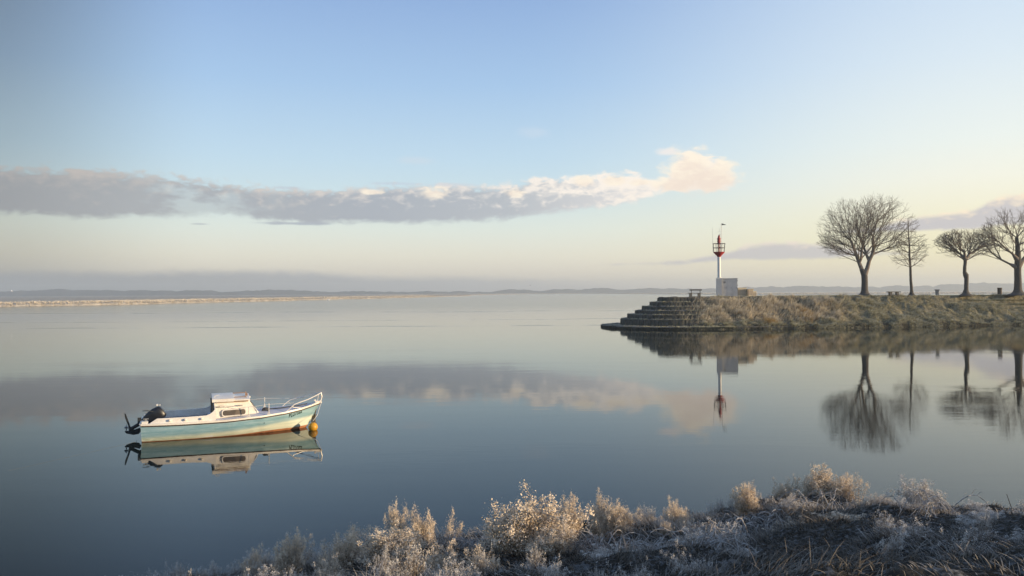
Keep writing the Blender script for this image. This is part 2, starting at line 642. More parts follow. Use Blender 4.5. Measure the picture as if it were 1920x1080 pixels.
M_soil = material('frozen_soil', soil_fn((0.018, 0.015, 0.011), (0.045, 0.040, 0.032), (0.16, 0.16, 0.16), 2.2))
M_bank = material('grassy_bank', soil_fn((0.08, 0.072, 0.042), (0.20, 0.175, 0.10), (0.36, 0.34, 0.27), 1.2, True))
M_marsh = material('saltmarsh', soil_fn((0.30, 0.25, 0.18), (0.56, 0.50, 0.40), (0.72, 0.67, 0.59), 0.35))
M_plain = material('frosted_plain', soil_fn((0.50, 0.42, 0.31), (0.70, 0.62, 0.50), (0.46, 0.42, 0.34), 0.02))
M_woods = material('distant_woodland', soil_fn((0.085, 0.095, 0.10), (0.13, 0.135, 0.14), (0.10, 0.105, 0.105), 0.02))


def pile_fn(nt):
    p = geopos(nt)
    x, y, z = sep(nt, p)
    a = noise(nt, p, 3.0, 6, 0.65)
    s = noise(nt, xyz(nt, x * 9, y * 9, z * 1.2), 1.0, 4, 0.6)
    c = mix(nt, s.rng(0.35, 0.65), (0.045, 0.045, 0.038), (0.13, 0.125, 0.105))
    c = mix(nt, a.rng(0.52, 0.7), c, (0.055, 0.065, 0.040))
    c = mix(nt, z.rng(0.5, 0.1), c, (0.018, 0.022, 0.016))
    return dict(color=c, rough=0.9, bump=s, bdist=0.03)


M_pile = material('weathered_timber_piling', pile_fn)


def coping_fn(nt):
    p = geopos(nt)
    a = noise(nt, p, 4.0, 6, 0.7)
    return dict(color=mix(nt, a.rng(0.4, 0.62), (0.07, 0.068, 0.056), (0.17, 0.165, 0.15)), rough=0.95, bump=a, bdist=0.05)


M_coping = material('stone_step_top', coping_fn)

# ------------------------------------------------------------------ water
S = 4100.0
ys = np.array([-60, 0, 30, 80, 200, 600, 1500, S]); xs = np.array([-S, -1000, -200, -60, 0, 60, 200, 1000, S])
XX, YY = np.meshgrid(xs, ys)
link('water', grid_mesh('water', XX, YY, XX * 0, smooth=False), M_water)['kind'] = 'structure'

# ------------------------------------------------------------------ near bank (ground under the camera)
SHX = [-60, -20, -12, -7, -5.2, -4.3, -3.2, -1.07, 1.2, 3.25, 4.4, 5.9, 6.8, 7.7, 12, 16, 40, 80]
SHY = [-20, -4, 3.0, 6.9, 8.9, 10.4, 10.9, 12.1, 12.7, 13.4, 14.0, 13.8, 13.0, 12.1, 12.0, 13.0, 12.0, 10]


def near_z(x, y):
    x = np.asarray(x, float); y = np.asarray(y, float)
    edge = np.interp(x, SHX, SHY) + (fbm(x * 0.9, y * 0.1, 5) - 0.5) * 0.6
    d = edge - y
    z = np.where(d < 0, 0.42 + d * 0.95, 0.42 + 0.235 * d)
    z = np.where(d > 9, 0.42 + 0.235 * 9, z)
    z = np.maximum(z, -1.2)
    bump = (fbm(x * 1.3, y * 1.3, 3) - 0.5) * 0.38 + (fbm(x * 5, y * 5, 8, 3) - 0.5) * 0.10
    z = z + bump * sstep(-0.5, 0.8, d) * sstep(1.0, 4.0, np.hypot(x, y))
    # unseen rise added on the right, outside the frame, to shade the near bank
    z = z + sstep(9.5, 15, x) * sstep(-0.5, 4.0, d) * (np.interp(y, [0.5, 2.5, 4.5, 7], [1.5, 1.15, .25, .1]) + (fbm(x * 0.35, y * 0.35, 21) - 0.5) * 0.9)
    return z


gx = np.concatenate([np.arange(-60, -8, 1.0), np.arange(-8, 10, 0.07), np.arange(10, 81, 0.5)])
gy = np.concatenate([np.arange(-40, 3, 1.0), np.arange(3, 15.6, 0.07)])
XX, YY = np.meshgrid(gx, gy)
ground = link('ground', grid_mesh('ground', XX, YY, near_z(XX, YY)), M_soil)
ground['kind'] = 'structure'

# grass mat on the near bank
N = 150000
bx = rng.uniform(-6, 11, N); by = rng.uniform(3.6, 14.6, N)
edge = np.interp(bx, SHX, SHY)
cl = fbm(bx * 2.2, by * 2.2, 31, 3)
keep = (by < edge + 0.15) & (np.abs(bx) < by * 0.72 + 0.8) & (rng.uniform(0, 1, N) < np.where(by < 8, .7, .4) + 1.2 * sstep(0.38, 0.62, cl))
bx, by, cl = bx[keep], by[keep], cl[keep]
bz = near_z(bx, by)
N = len(bx)
hh = np.where(bx > 4, .65, 1) * rng.uniform(0.05, 0.17, N) * (0.6 + 1.3 * sstep(0.4, 0.7, cl))
la = fbm(bx * 0.8, by * 0.8, 44, 2) * 9 + rng.normal(0, 0.9, N)
ln = rng.uniform(0.3, 1.7, N)
hh = np.maximum(hh * .78, .05) * np.where((bx > 2) & (by < 9), .7, 1)
v, q, t3, t, k = blades(np.stack([bx, by, bz - 0.01], 1), hh, rng.uniform(0.004, 0.010, N), np.stack([np.cos(la) * ln, np.sin(la) * ln], 1), 1.6, 3, seed=2)
fr = np.repeat(sstep(.33, .52, fbm(bx * .85 + 3, by * .85, 88, 3)), 7)
t = t * (.52 + .48 * fr); k = k * (.6 + .4 * fr)
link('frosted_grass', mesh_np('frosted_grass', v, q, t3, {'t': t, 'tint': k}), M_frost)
tag(bpy.data.objects['frosted_grass'], 'matted frosty grey grass covering the near river bank', 'grass', kind='stuff')


# ------------------------------------------------------------------ frosted plants on the near bank
def plant_mesh(kind, seed, thin=1.0):
    """returns (stems, foliage) for a plant of unit height and about unit width"""
    g = np.random.default_rng(seed)
    ns = {'bushy': 120, 'spray': 64, 'spike': 22, 'mound': 110, 'sprig': 9}[kind]
    ns = max(int(ns * thin), 4)
    sp = {'bushy': 0.36, 'spray': 0.42, 'spike': 0.20, 'mound': 0.55, 'sprig': 0.28}[kind]
    parts, lp = [], []
    K = 9
    for i in range(ns):
        a = g.uniform(0, 2 * math.pi)
        r0 = g.uniform(0, 0.16) * (1.8 if kind == 'mound' else 1)
        # a few lobes give an uneven outline
        lob = 0.72 + 0.28 * math.sin(a * 2 + seed) * math.cos(a * 3 + seed * 1.7)
        L = g.uniform(0.5, 1.0) * lob * (0.85 if kind != 'spike' else 1)
        if kind == 'mound': L *= g.uniform(0.5, 1)
        tilt = abs(g.normal(0, sp)) * (0.6 + 0.8 * g.random())
        if L > 0.8: tilt *= 0.6
        droop = g.uniform(0.0, 0.35) * (2.4 if kind == 'spray' else 1)
        da = g.normal(0, .5)
        wob = g.normal(0, 0.035, (K, 3))
        pts = []
        p = np.array([math.cos(a) * r0, math.sin(a) * r0, 0.0])
        th = tilt
        for j in range(K):
            pts.append(p + wob[j] * (j / K))
            aa = a + da * j / K
            step = L / (K - 1)
            p = p + step * np.array([math.sin(th) * math.cos(aa), math.sin(th) * math.sin(aa), math.cos(th)])
            th += droop * (j / K) ** 2 * 1.3
        pts = np.array(pts)
        # stem ribbon, two crossing strips
        for rot in (0, 1):
            wv = np.array([math.cos(a + rot * 1.57), math.sin(a + rot * 1.57), 0])
            w = np.linspace(0.007, 0.003, K)[:, None]
            v = np.stack([pts - wv * w, pts + wv * w], 1).reshape(-1, 3)
            idx = np.arange(K - 1)[:, None] * 2
            q = idx + np.array([[0, 1, 3, 2]])
            tt = np.repeat(np.linspace(0, 1, K), 2)
            parts.append((v, q, np.zeros((0, 3), int), tt, np.full(len(v), g.random())))
        # leaflets and curled heads
        nl = {'bushy': 180, 'spray': 170, 'spike': 190, 'mound': 120, 'sprig': 170}[kind]
        nl = int(nl * (thin ** .6))
        lo = {'bushy': 0.22, 'spray': 0.45, 'spike': 0.3, 'mound': 0.15, 'sprig': 0.5}[kind]
        u = lo + (1 - lo) * g.random(nl) ** (0.75 if kind in ('bushy', 'mound') else 0.45)
        f = u * (K - 1)
        i0 = np.minimum(f.astype(int), K - 2)
        c = pts[i0] * (1 - (f - i0))[:, None] + pts[i0 + 1] * (f - i0)[:, None]
        rad = 0.016 + 0.040 * (np.sin(np.clip((u - lo) / (1 - lo), 0, 1) * 2.6)) * (1.25 if kind != 'sprig' else 1.6)
        off = g.normal(0, 1, (nl, 3)) * rad[:, None] * 0.8
        c = c + off
        d = g.normal(0, 1, (nl, 3)); d[:, 2] = d[:, 2] * 0.9 - 0.25
        d /= np.linalg.norm(d, axis=1)[:, None]
        s = np.cross(d, g.normal(0, 1, (nl, 3))); s /= np.linalg.norm(s, axis=1)[:, None]
        ll = g.uniform(0.008, 0.022, nl)[:, None]; ww = g.uniform(0.003, 0.0068, nl)[:, None]
        a_, b_, c_, d_ = c - s * ww, c + s * ww, c + d * ll + s * ww * 0.7 + np.array([0, 0, -.004]), c + d * ll - s * ww * 0.7
        v = np.stack([a_, b_, c_, d_], 1).reshape(-1, 3)
        q = np.arange(nl)[:, None] * 4 + np.array([[0, 1, 2, 3]])
        if L > .5 * lob and g.random() < .8:
            nh = int((46 if kind != 'sprig' else 70) * (thin ** .4))
            cc = pts[-1] + g.normal(0, 1, (nh, 3)) * np.array([.017, .017, .022])
            d = g.normal(0, 1, (nh, 3)); d /= np.linalg.norm(d, axis=1)[:, None]
            s = np.cross(d, g.normal(0, 1, (nh, 3))); s /= np.linalg.norm(s, axis=1)[:, None]
            l2 = g.uniform(.008, .02, nh)[:, None]; w2 = g.uniform(.003, .007, nh)[:, None]
            v2 = np.stack([cc - s * w2, cc + s * w2, cc + d * l2 + s * w2, cc + d * l2 - s * w2], 1).reshape(-1, 3)
            lp.append((v2, np.arange(nh)[:, None] * 4 + np.array([[0, 1, 2, 3]]), np.zeros((0, 3), int), np.full(nh * 4, 1.0), np.repeat(g.uniform(.4, 1, nh), 4)))
        lp.append((v, q, np.zeros((0, 3), int), np.repeat(np.clip(u + g.normal(0, .12, nl), 0, 1), 4), np.repeat(g.random(nl), 4)))
    st, lf = merge_parts(parts), merge_parts(lp)
    zmax = max(np.percentile(lf[0][:, 2], 99.5), 0.3)
    out = []
    for nm, (v, q, t_, a, b) in (('stems', st), ('foliage', lf)):
        out.append((v / np.array([1, 1, zmax]), q, t_, a, b))
    return out


PROTO = {}


def plant_pair(kind, seed):
    if (kind, seed) not in PROTO:
        st, lf = plant_mesh(kind, seed)
        PROTO[(kind, seed)] = (mesh_np('stems', st[0], st[1], None, {'t': st[3], 'tint': st[4]}),
                               mesh_np('foliage', lf[0], lf[1], None, {'t': lf[3], 'tint': lf[4]}))
    return PROTO[(kind, seed)]


# px, distance, top py, width px, kind, seed, cold (shaded leaf copy), group, label
PLANTS = [
    (988, 8.0, 926, 150, 'bushy', 1, 0, 'tallest golden frosted plant at the bottom centre, its seed heads catching the sun'),
    (950, 8.4, 968, 100, 'mound', 2, 0, 'tangled tan clump at the left foot of the tallest golden plant'),
    (1028, 7.7, 985, 95, 'bushy', 3, 0, 'shorter golden clump at the right foot of the tallest golden plant'),
    (1063, 9.0, 934, 48, 'bushy', 4, 0, 'upright tan plant just right of the tallest golden plant, water behind it'),
    (1128, 9.6, 934, 50, 'bushy', 5, 0, 'left half of the twin peaked frosted pair right of centre'),
    (1162, 9.5, 946, 50, 'bushy', 6, 0, 'right half of the twin peaked frosted pair right of centre'),
    (1206, 10.4, 952, 22, 'spike', 7, 0, 'small narrow frosted spike alone against the water'),
    (1270, 10.0, 932, 56, 'spray', 8, 0, 'fan shaped golden plant leaning right, above a round tuft'),
    (1250, 9.2, 970, 30, 'mound', 9, 0, 'small round glowing tuft below the leaning fan shaped plant'),
    (1398, 11.4, 905, 46, 'bushy', 10, 0, 'narrow upright frosted plant at the foot of the grassy point'),
    (1475, 12.8, 896, 50, 'mound', 11, 0, 'left dark based plant of the row on the grassy point'),
    (1528, 12.6, 871, 62, 'bushy', 12, 0, 'tallest white tipped plant of the row on the grassy point'),
    (1576, 12.5, 894, 58, 'bushy', 13, 0, 'cream headed bushy plant beside the leaning sprig on the point'),
    (1604, 12.9, 886, 34, 'sprig', 14, 0, 'thin sprig with curled heads leaning right over the water'),
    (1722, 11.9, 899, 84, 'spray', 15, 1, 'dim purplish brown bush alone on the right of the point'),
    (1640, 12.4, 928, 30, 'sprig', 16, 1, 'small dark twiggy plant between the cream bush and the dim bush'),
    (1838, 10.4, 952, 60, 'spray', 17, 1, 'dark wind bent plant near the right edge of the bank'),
    (1884, 10.6, 972, 22, 'sprig', 18, 1, 'tiny dark twig plant next to the leaning bare stick'),
    (746, 9.3, 942, 44, 'spray', 19, 0, 'tall feathery spray on the left part of the bank'),
    (792, 9.2, 956, 60, 'spray', 20, 0, 'brownish feathery plant right of the tall feathery spray'),
    (846, 9.8, 953, 34, 'sprig', 21, 0, 'single bent stem with a curled head against the dark water'),
    (730, 8.0, 985, 110, 'bushy', 22, 0, 'wide dense frosted bush below the tall feathery spray'),
    (648, 8.5, 990, 84, 'spray', 23, 0, 'dome shaped drooping plant on the left part of the bank'),
    (541, 8.7, 1001, 62, 'bushy', 24, 0, 'grey topped plant left of the dome shaped drooping plant'),
    (473, 8.9, 1028, 44, 'bushy', 25, 0, 'leftmost small frosted plant near the end of the bank'),
    (598, 8.3, 1014, 40, 'sprig', 26, 0, 'thin see-through sprig between the grey topped plant and the dome'),
    (1598, 8.8, 985, 92, 'bushy', 27, 0, 'broad brown tipped clump in the lower right, partly in sun'),
    (1500, 9.4, 996, 84, 'mound', 28, 0, 'low tan clump left of the broad brown tipped clump'),
    (908, 7.0, 1028, 70, 'mound', 29, 0, 'knobbly pale tuft at the bottom edge left of the golden plant'),
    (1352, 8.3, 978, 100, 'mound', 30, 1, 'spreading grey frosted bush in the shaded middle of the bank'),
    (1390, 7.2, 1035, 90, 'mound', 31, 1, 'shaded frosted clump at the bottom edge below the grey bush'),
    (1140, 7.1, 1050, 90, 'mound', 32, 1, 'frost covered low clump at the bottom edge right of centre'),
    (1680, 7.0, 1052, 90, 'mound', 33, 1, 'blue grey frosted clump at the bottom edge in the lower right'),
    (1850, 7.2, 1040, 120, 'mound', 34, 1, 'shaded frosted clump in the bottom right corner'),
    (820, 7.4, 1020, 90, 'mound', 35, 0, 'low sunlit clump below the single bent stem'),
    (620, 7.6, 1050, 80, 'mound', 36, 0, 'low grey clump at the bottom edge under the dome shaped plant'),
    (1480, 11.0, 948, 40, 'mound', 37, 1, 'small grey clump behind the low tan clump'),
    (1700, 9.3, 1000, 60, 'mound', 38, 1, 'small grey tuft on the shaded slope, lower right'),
    (1946, 8.0, 874, 30, 'sprig', 39, 1, 'tall twiggy plant cut off by the right edge of the picture'),
]
for px, Yd, topy, wpx, kind, seed, cold, label in PLANTS:
    r_ = ray(px, topy)
    s_ = Yd / r_.y
    x_ = r_.x * s_
    ztop = CAM_H + r_.z * s_
    zb = float(near_z(x_, Yd)) - 0.03
    h_ = max(ztop - zb, 0.12)
    w_ = wpx / 1500 * Yd
    st, lf = plant_pair(kind, seed)
    root = empty('frosted_plant', (x_, Yd, zb), seed * 1.3)
    tag(root, label, 'plant', 'frosted plants on the near bank')
    # natural width of the prototype
    nat = {'bushy': 0.75, 'spray': 0.95, 'spike': 0.35, 'mound': 0.95, 'sprig': 0.6}[kind]
    k_ = max(w_ / nat, 0.18 * h_)
    root.scale = (k_, k_, h_)
    link('stems', st, None, root)
    link('foliage', lf, None, root)
    if not st.materials: st.materials.append(M_stem)
    if not lf.materials: lf.materials.append(M_leafshade if cold else M_leaf)


# low frosted herbs between the plants, too many to count: one mesh
hp = [plant_mesh(k, 200 + i, .32) for i, k in enumerate(('mound', 'mound', 'spray', 'bushy'))]
st_p, lf_p = [], []
g = np.random.default_rng(77)
cnt = 0
while cnt < 290:
    x_, y_ = g.uniform(-5, 9.5), g.uniform(5.2, 13.8)
    if abs(x_) > y_ * .68 + .3 or y_ > np.interp(x_, SHX, SHY) - (.1 if x_ > 2 else (1.0 if x_ > -2 else .4)): continue
    if fbm(x_ * .85 + 3, y_ * .85, 88, 3) < g.uniform(.44, .58): continue
    cnt += 1
    A_ = g.uniform(0, 6.28); k_ = g.uniform(.14, .42); h_ = g.uniform(.10, .30) * (.6 if x_ > 4 else 1)
    ca, sa = math.cos(A_) * k_, math.sin(A_) * k_
    for src, dst in zip(hp[g.integers(4)], (st_p, lf_p)):
        v, q, t_, a, b_ = src
        w = np.stack([v[:, 0] * ca - v[:, 1] * sa + x_, v[:, 0] * sa + v[:, 1] * ca + y_, v[:, 2] * h_ + float(near_z(x_, y_)) - .02], 1)
        dst.append((w, q, t_, a, b_))
for nm, pp, mt, lab in (('herb_stems', st_p, M_stem, 'brown stems of the low frosted herbs between the plants'), ('frosted_herbs', lf_p, M_leafshade, 'low frosted herbs covering the near bank between the taller plants')):
    v, q, t_, a, b_ = merge_parts(pp)
    tag(link(nm, mesh_np(nm, v, q, None, {'t': a, 'tint': b_}), mt), lab, 'ground cover', kind='stuff')

# arching dead brambles, each one thing
def bramble(px, Yd, n, size, label, seed):
    g = random.Random(seed)
    r_ = ray(px, 1000)
    x_ = r_.x * Yd / r_.y
    zb = float(near_z(x_, Yd))
    b = MB()
    for i in range(n):
        a = g.uniform(0, 6.28)
        L = size * g.uniform(0.5, 1.2)
        hgt = L * g.uniform(0.25, 0.55)
        x0, y0 = g.gauss(0, size * .35), g.gauss(0, size * .3)
        pts = []
        for j in range(9):
            u = j / 8
            pts.append((x0 + math.cos(a) * L * u + g.gauss(0, .008), y0 + math.sin(a) * L * u * .7 + g.gauss(0, .008), hgt * 4 * u * (1 - u) * (1 + .2 * g.random()) + 0.02 - 0.05 * u))
        b.tube(pts, [0.0058 - 0.0025 * j / 8 for j in range(9)], 5)
        for j in range(2, 8):
            if g.random() < .7:
                p = pts[j]
                d = (g.gauss(0, .06), g.gauss(0, .06), g.uniform(-.05, .08))
                b.tube([p, (p[0] + d[0] * .6, p[1] + d[1] * .6, p[2] + d[2] * .8), (p[0] + d[0], p[1] + d[1], p[2] + d[2] - .01)], [.0025, .002, .0012], 4)
    o = b.build('dead_bramble', M_bramble)
    o.location = (x_, Yd, zb)
    tag(o, label, 'bramble', 'arching brambles on the near bank')


M_bramble = simple('frosted_bramble_cane', (0.58, 0.56, 0.54), 0.9, var=0.35, scale=25, c2=(0.12, 0.09, 0.065))
for i, (px, Yd, n, size, lab) in enumerate((
        (875, 9.4, 46, 0.34, 'dark heap of matted dead stems between the bent stem and the golden plant'),
        (1215, 7.6, 34, 0.42, 'pale arching canes lying in the dark hollow right of the golden plant'),
        (1120, 8.2, 24, 0.40, 'dark arching canes at the foot of the twin peaked pair'),
        (1420, 9.6, 26, 0.42, 'rounded tangle of frosted canes above the spreading grey bush'),
        (1545, 10.4, 12, 0.50, 'thick pale cane arching down behind the broad brown tipped clump'),
        (1330, 7.0, 22, 0.34, 'frosted canes at the bottom edge below the spreading grey bush'),
        (1760, 8.6, 20, 0.4, 'dim canes on the shaded slope in the lower right'))):
    bramble(px, Yd, n, size, lab, 50 + i)

# leaning bare stick on the right
r_ = ray(1912, 985)
x_ = r_.x * 10.9 / r_.y
zb = float(near_z(x_, 10.9))
b = MB()
b.tube([(0, 0, -0.05), (-0.05, 0.02, 0.14), (-0.105, 0.03, 0.27), (-0.155, 0.03, 0.42)], [.010, .008, .006, .004], 6)
b.tube([(-0.03, 0.01, 0.06), (0.06, 0.0, 0.075), (0.22, -0.02, 0.07)], [.006, .005, .004], 5)
b.tube([(-0.06, 0.02, 0.15), (-0.05, 0.03, 0.21)], [.004, .002], 5)
M_bark = simple('dark_bark', (0.045, 0.038, 0.032), 0.9, var=0.3, scale=12, c2=(0.11, 0.10, 0.088), bump=0.02)
o = b.build('bare_stick', M_bark)
o.location = (x_, 10.9, zb)
tag(o, 'dark bare stick leaning left out of the bank near the right edge', 'stick')

# ------------------------------------------------------------------ the mole: embankment with stepped end
FX = [10, 17, 37, 60, 120, 200]
FY = [85.2, 85.4, 87.4, 92.6, 108, 130]


def mole_d(x, y):
    x = np.asarray(x, float); y = np.asarray(y, float)
    yf = np.interp(x, FX, FY)
    yb = 101.5 + np.clip(x - 18.5, 0, 30) * 0.4 + np.clip(x - 48, 0, 200) * 0.26
    dr = np.minimum(y - yf, yb - y)
    dl = 8.0 - np.hypot(x - 18.5, y - 93.5)
    return np.where(x < 18.5, dl, dr)


def mole_z(x, y):
    d = mole_d(x, y)
    front = y < 97
    grassy = np.interp(d, [-2, 0, 0.25, 2.2, 6.6, 7.4, 30], [-1.0, -0.05, 0.28, 0.75, 3.42, 3.52, 3.56])
    stepz = np.interp(d, [-2, 0, 0.1, 2.28, 2.4, 3.1, 3.2, 4.0, 4.1, 4.8, 4.9, 5.7, 5.8, 6.6, 6.7, 30],
                      [-1.0, -1.0, .1, .1, .85, .85, 1.35, 1.35, 1.8, 1.8, 2.25, 2.25, 2.75, 2.75, 3.40, 3.46])
    k = sstep(18.6, 22.6, x + (fbm(x * .6, y * .6, 71) - .5) * 3 - (d - 3) * 0.55) * front
    lump = (fbm(x * 0.9, y * 0.9, 72, 4) - 0.5) * 0.95 + (fbm(x * 2.6, y * 2.6, 73, 3) - 0.5) * 0.55
    z = grassy + lump * sstep(0.0, 0.5, d) * (1 - sstep(6.0, 7.0, d) * 0.93)
    return np.where(x < 18.5, stepz, stepz * (1 - k) + z * k) if True else z


gx = np.concatenate([np.arange(8, 64, 0.2), np.arange(64, 160, 1.0)])
gy = np.concatenate([np.arange(83, 101, 0.2), np.arange(101, 160, 1.0)])
XX, YY = np.meshgrid(gx, gy)
link('embankment', grid_mesh('embankment', XX, YY, mole_z(XX, YY)), M_bank)['kind'] = 'structure'


def outline(ins):
    """plan of the mole inset by ins: from the right along the front, round the end, back"""
    pts = []
    for x in np.arange(30, 18.5, -0.42):
        pts.append((x, float(np.interp(x, FX, FY)) + ins))
    r_ = 8.0 - ins
    n = max(int(math.pi * r_ / 0.42), 8)
    y0 = float(np.interp(18.5, FX, FY)) + ins
    for i in range(n + 1):
        a = -math.pi / 2 - math.pi * i / n
        pts.append((18.5 + math.cos(a) * r_, 93.5 + math.sin(a) * r_ + (y0 - (93.5 - r_)) * max(0, 1 - i / n * 2)))
    for x in np.arange(18.9, 26, 0.42):
        pts.append((x, 101.5 - ins))
    return pts


steps = empty('stepped_revetment', (18.5, 93.5, 0))
tag(steps, 'dark stepped timber and stone revetment round the end of the mole', 'revetment')
INS = [0, 2.3, 3.1, 4.0, 4.8, 5.7, 6.6]
TOPZ = [0.27, 1.0, 1.5, 1.95, 2.4, 2.9, 3.45]
for i, (ins, zt) in enumerate(zip(INS, TOPZ)):
    o1 = outline(ins)
    nxt = INS[i + 1] if i < 6 else 7.6
    g = random.Random(i)
    zb = -0.5 if i == 0 else TOPZ[i - 1] - 0.12
    w = MB()
    n = len(o1)
    inner = outline(ins + 0.16)
    m = min(len(inner), n)
    # stakes
    for j in range(n - 1):
        (x0, y0), (x1, y1) = o1[j], o1[j + 1]
        L = math.hypot(x1 - x0, y1 - y0)
        if L < 0.05: continue
        a = math.atan2(y1 - y0, x1 - x0)
        hz = zt - 0.06 + g.uniform(-.09, .06) + (float(fbm(x0 * .8, y0 * .8, 90 + i)) - .5) * .30
        rot = Matrix.Rotation(a, 3, 'Z') @ Matrix.Rotation(g.uniform(-.02, .02), 3, 'Y')
        off = g.uniform(-.02, .03)
        nx_, ny_ = -math.sin(a), math.cos(a)
        w.box(((x0 + x1) / 2 + nx_ * off - 18.5, (y0 + y1) / 2 + ny_ * off - 93.5, (zb + hz) / 2), (L * g.uniform(.58, .8), 0.14, hz - zb), rot)
        w.box((x0 - 18.5, y0 - 93.5, (zb + hz) / 2), (0.09, 0.24, hz - zb + .03), rot)
    w.build('step_wall', M_pile, steps)
    # tread: sheet between this outline and the next one
    t_ = MB()
    rr = 14
    P_ = []
    cx, cy = 18.5, 93.5
    for (x, y) in o1:
        row = []
        for s in range(4):
            u = s / 3
            ins2 = ins + (nxt - ins + 0.2) * u
            if x >= 18.5:
                yy = y + (ins2 - ins) if y < 93.5 else y - (ins2 - ins)
                xx = x
            else:
                dx, dy = x - cx, y - cy
                l = math.hypot(dx, dy)
                f = max((l - (ins2 - ins)) / l, 0)
                xx, yy = cx + dx * f, cy + dy * f
            row.append((xx - 18.5, yy - 93.5, zt + (0 if s == 0 else (float(fbm(xx * 2, yy * 2, 5)) - .45) * .28)))
        P_.append(row)
    vv = [p for row in P_ for p in row]
    ff = [(j * 4 + s, j * 4 + s + 1, (j + 1) * 4 + s + 1, (j + 1) * 4 + s) for j in range(len(P_) - 1) for s in range(3)]
    # front lip
    k0 = len(vv)
    for row in P_:
        p = row[0]
        vv.append((p[0], p[1], p[2] - 0.07))
    ff += [(j * 4, (j + 1) * 4, k0 + j + 1, k0 + j) for j in range(len(P_) - 1)]
    t_.add(vv, ff)
    t_.build('step_tread', M_coping, steps)

# grass on the mole
N = 150000
bx = rng.uniform(17.5, 68, N)
dd = rng.uniform(-0.25, 10.5, N)
by = np.interp(bx, FX, FY) + dd
cl = fbm(bx * 0.8, dd * 0.8, 91, 3)
gk = sstep(18.6, 22.6, bx + (fbm(bx * .6, by * .6, 71) - .5) * 3 - (dd - 3) * 0.55)
keep = (rng.uniform(0, 1, N) < gk) & ((dd < 7.4) | (rng.uniform(0, 1, N) < 0.5)) & (rng.uniform(0, 1, N) < 0.3 + 1.2 * sstep(.35, .6, cl))
bx, by, dd, cl = bx[keep], by[keep], dd[keep], cl[keep]
N = len(bx)
tall = sstep(40, 33, bx + rng.normal(0, 1.5, N)) * sstep(1.2, 2.4, dd) * sstep(6.9, 6.0, dd)
bz = mole_z(bx, by)
plate = dd > 6.9
hh = np.where(plate, rng.uniform(.04, .13, N), rng.uniform(0.12, 0.30, N) * (0.6 + 1.1 * sstep(.4, .65, cl)) + tall * rng.uniform(0.15, 0.6, N))
la = -0.9 + rng.normal(0, 0.7, N)
ln = rng.uniform(0.3, 1.4, N) * (1 - 0.45 * tall)
# tufts on the treads of the revetment
ns_ = 11000
ai = rng.uniform(math.pi * .9, math.pi * 1.5, ns_); ii = rng.uniform(0, 6.5, ns_)
strip = rng.uniform(0, 1, ns_) < .5
tx = np.where(strip, rng.uniform(18.5, 24, ns_), 18.5 + np.cos(ai) * (8 - ii))
ty = np.where(strip, 85.4 + ii, 93.5 + np.sin(ai) * (8 - ii))
tz = np.array(TOPZ)[np.searchsorted(np.array(INS), ii, side='right') - 1]
kk = fbm(tx * 1.5, ty * 1.5, 66, 2) > rng.uniform(.36, .58, ns_)
tx, ty, tz, ii = tx[kk], ty[kk], tz[kk], ii[kk]
bx = np.concatenate([bx, tx]); by = np.concatenate([by, ty]); bz = np.concatenate([bz, tz]); n2 = len(tx)
hh = np.concatenate([hh, rng.uniform(.05, .2, n2)]); la = np.concatenate([la, rng.uniform(0, 6, n2)]); ln = np.concatenate([ln, rng.uniform(.2, 1, n2)])
tall = np.concatenate([tall, np.zeros(n2)]); cl = np.concatenate([cl, np.full(n2, .6)]); N = len(bx)
for nm, sel, mt, lab in (('dry_reeds', tall > 0.35, M_reed, 'tall straw coloured dry grass on the bank below the beacon'),
                         ('bank_grass', tall <= 0.35, M_tus, 'rough olive and frosty tussock grass covering the bank under the trees')):
    v, q, t3, t, k = blades(np.stack([bx, by, bz - 0.02], 1)[sel], hh[sel], rng.uniform(0.022, 0.05, N)[sel], np.stack([np.cos(la) * ln, np.sin(la) * ln], 1)[sel], 1.5, 3,
                            tint=np.clip((cl[sel] - .5) * 2.4 + .5 + rng.normal(0, .25, sel.sum()), 0, 1), seed=5)
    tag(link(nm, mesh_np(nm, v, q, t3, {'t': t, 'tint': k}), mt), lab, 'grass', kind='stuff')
M_gold = material('golden_reeds', grass_fn((0.12, 0.08, 0.03), (0.50, 0.33, 0.12), (0.62, 0.44, 0.19), (0.36, 0.24, 0.08)))
for j, (gx_, dg, rg, lab) in enumerate(((33.0, 2.9, 0.9, 'golden reed clump hanging over the bank left of the big forked tree'),
                                        (28.2, 1.6, 0.8, 'golden reed clump low on the bank below the white boxes'))):
    n = 900
    ax = rng.normal(0, rg * .5, n); ad = rng.normal(0, rg * .6, n)
    xx = gx_ + ax; yy = np.interp(xx, FX, FY) + np.clip(dg + ad, .3, 5.5)
    v, q, t3, t, k = blades(np.stack([xx - gx_, yy - 90, mole_z(xx, yy) - .03], 1), rng.uniform(.35, .8, n), rng.uniform(.02, .045, n),
                            np.stack([rng.normal(.35, .35, n), rng.normal(-.45, .3, n)], 1), 1.7, 3, seed=60 + j)
    o = link('reed_clump', mesh_np('reed_clump', v, q, t3, {'t': t, 'tint': k}), M_gold)
    o.location = (gx_, 90, 0)
    tag(o, lab, 'reeds', 'golden reed clumps on the mole')

# ------------------------------------------------------------------ saltmarsh on the left, far plain, woods
EX = [-420, -330, -187, -161, -134, -123, -55, -75, 60]
EY = [60, 170, 293, 336, 504, 575, 1025, 1300, 2100]
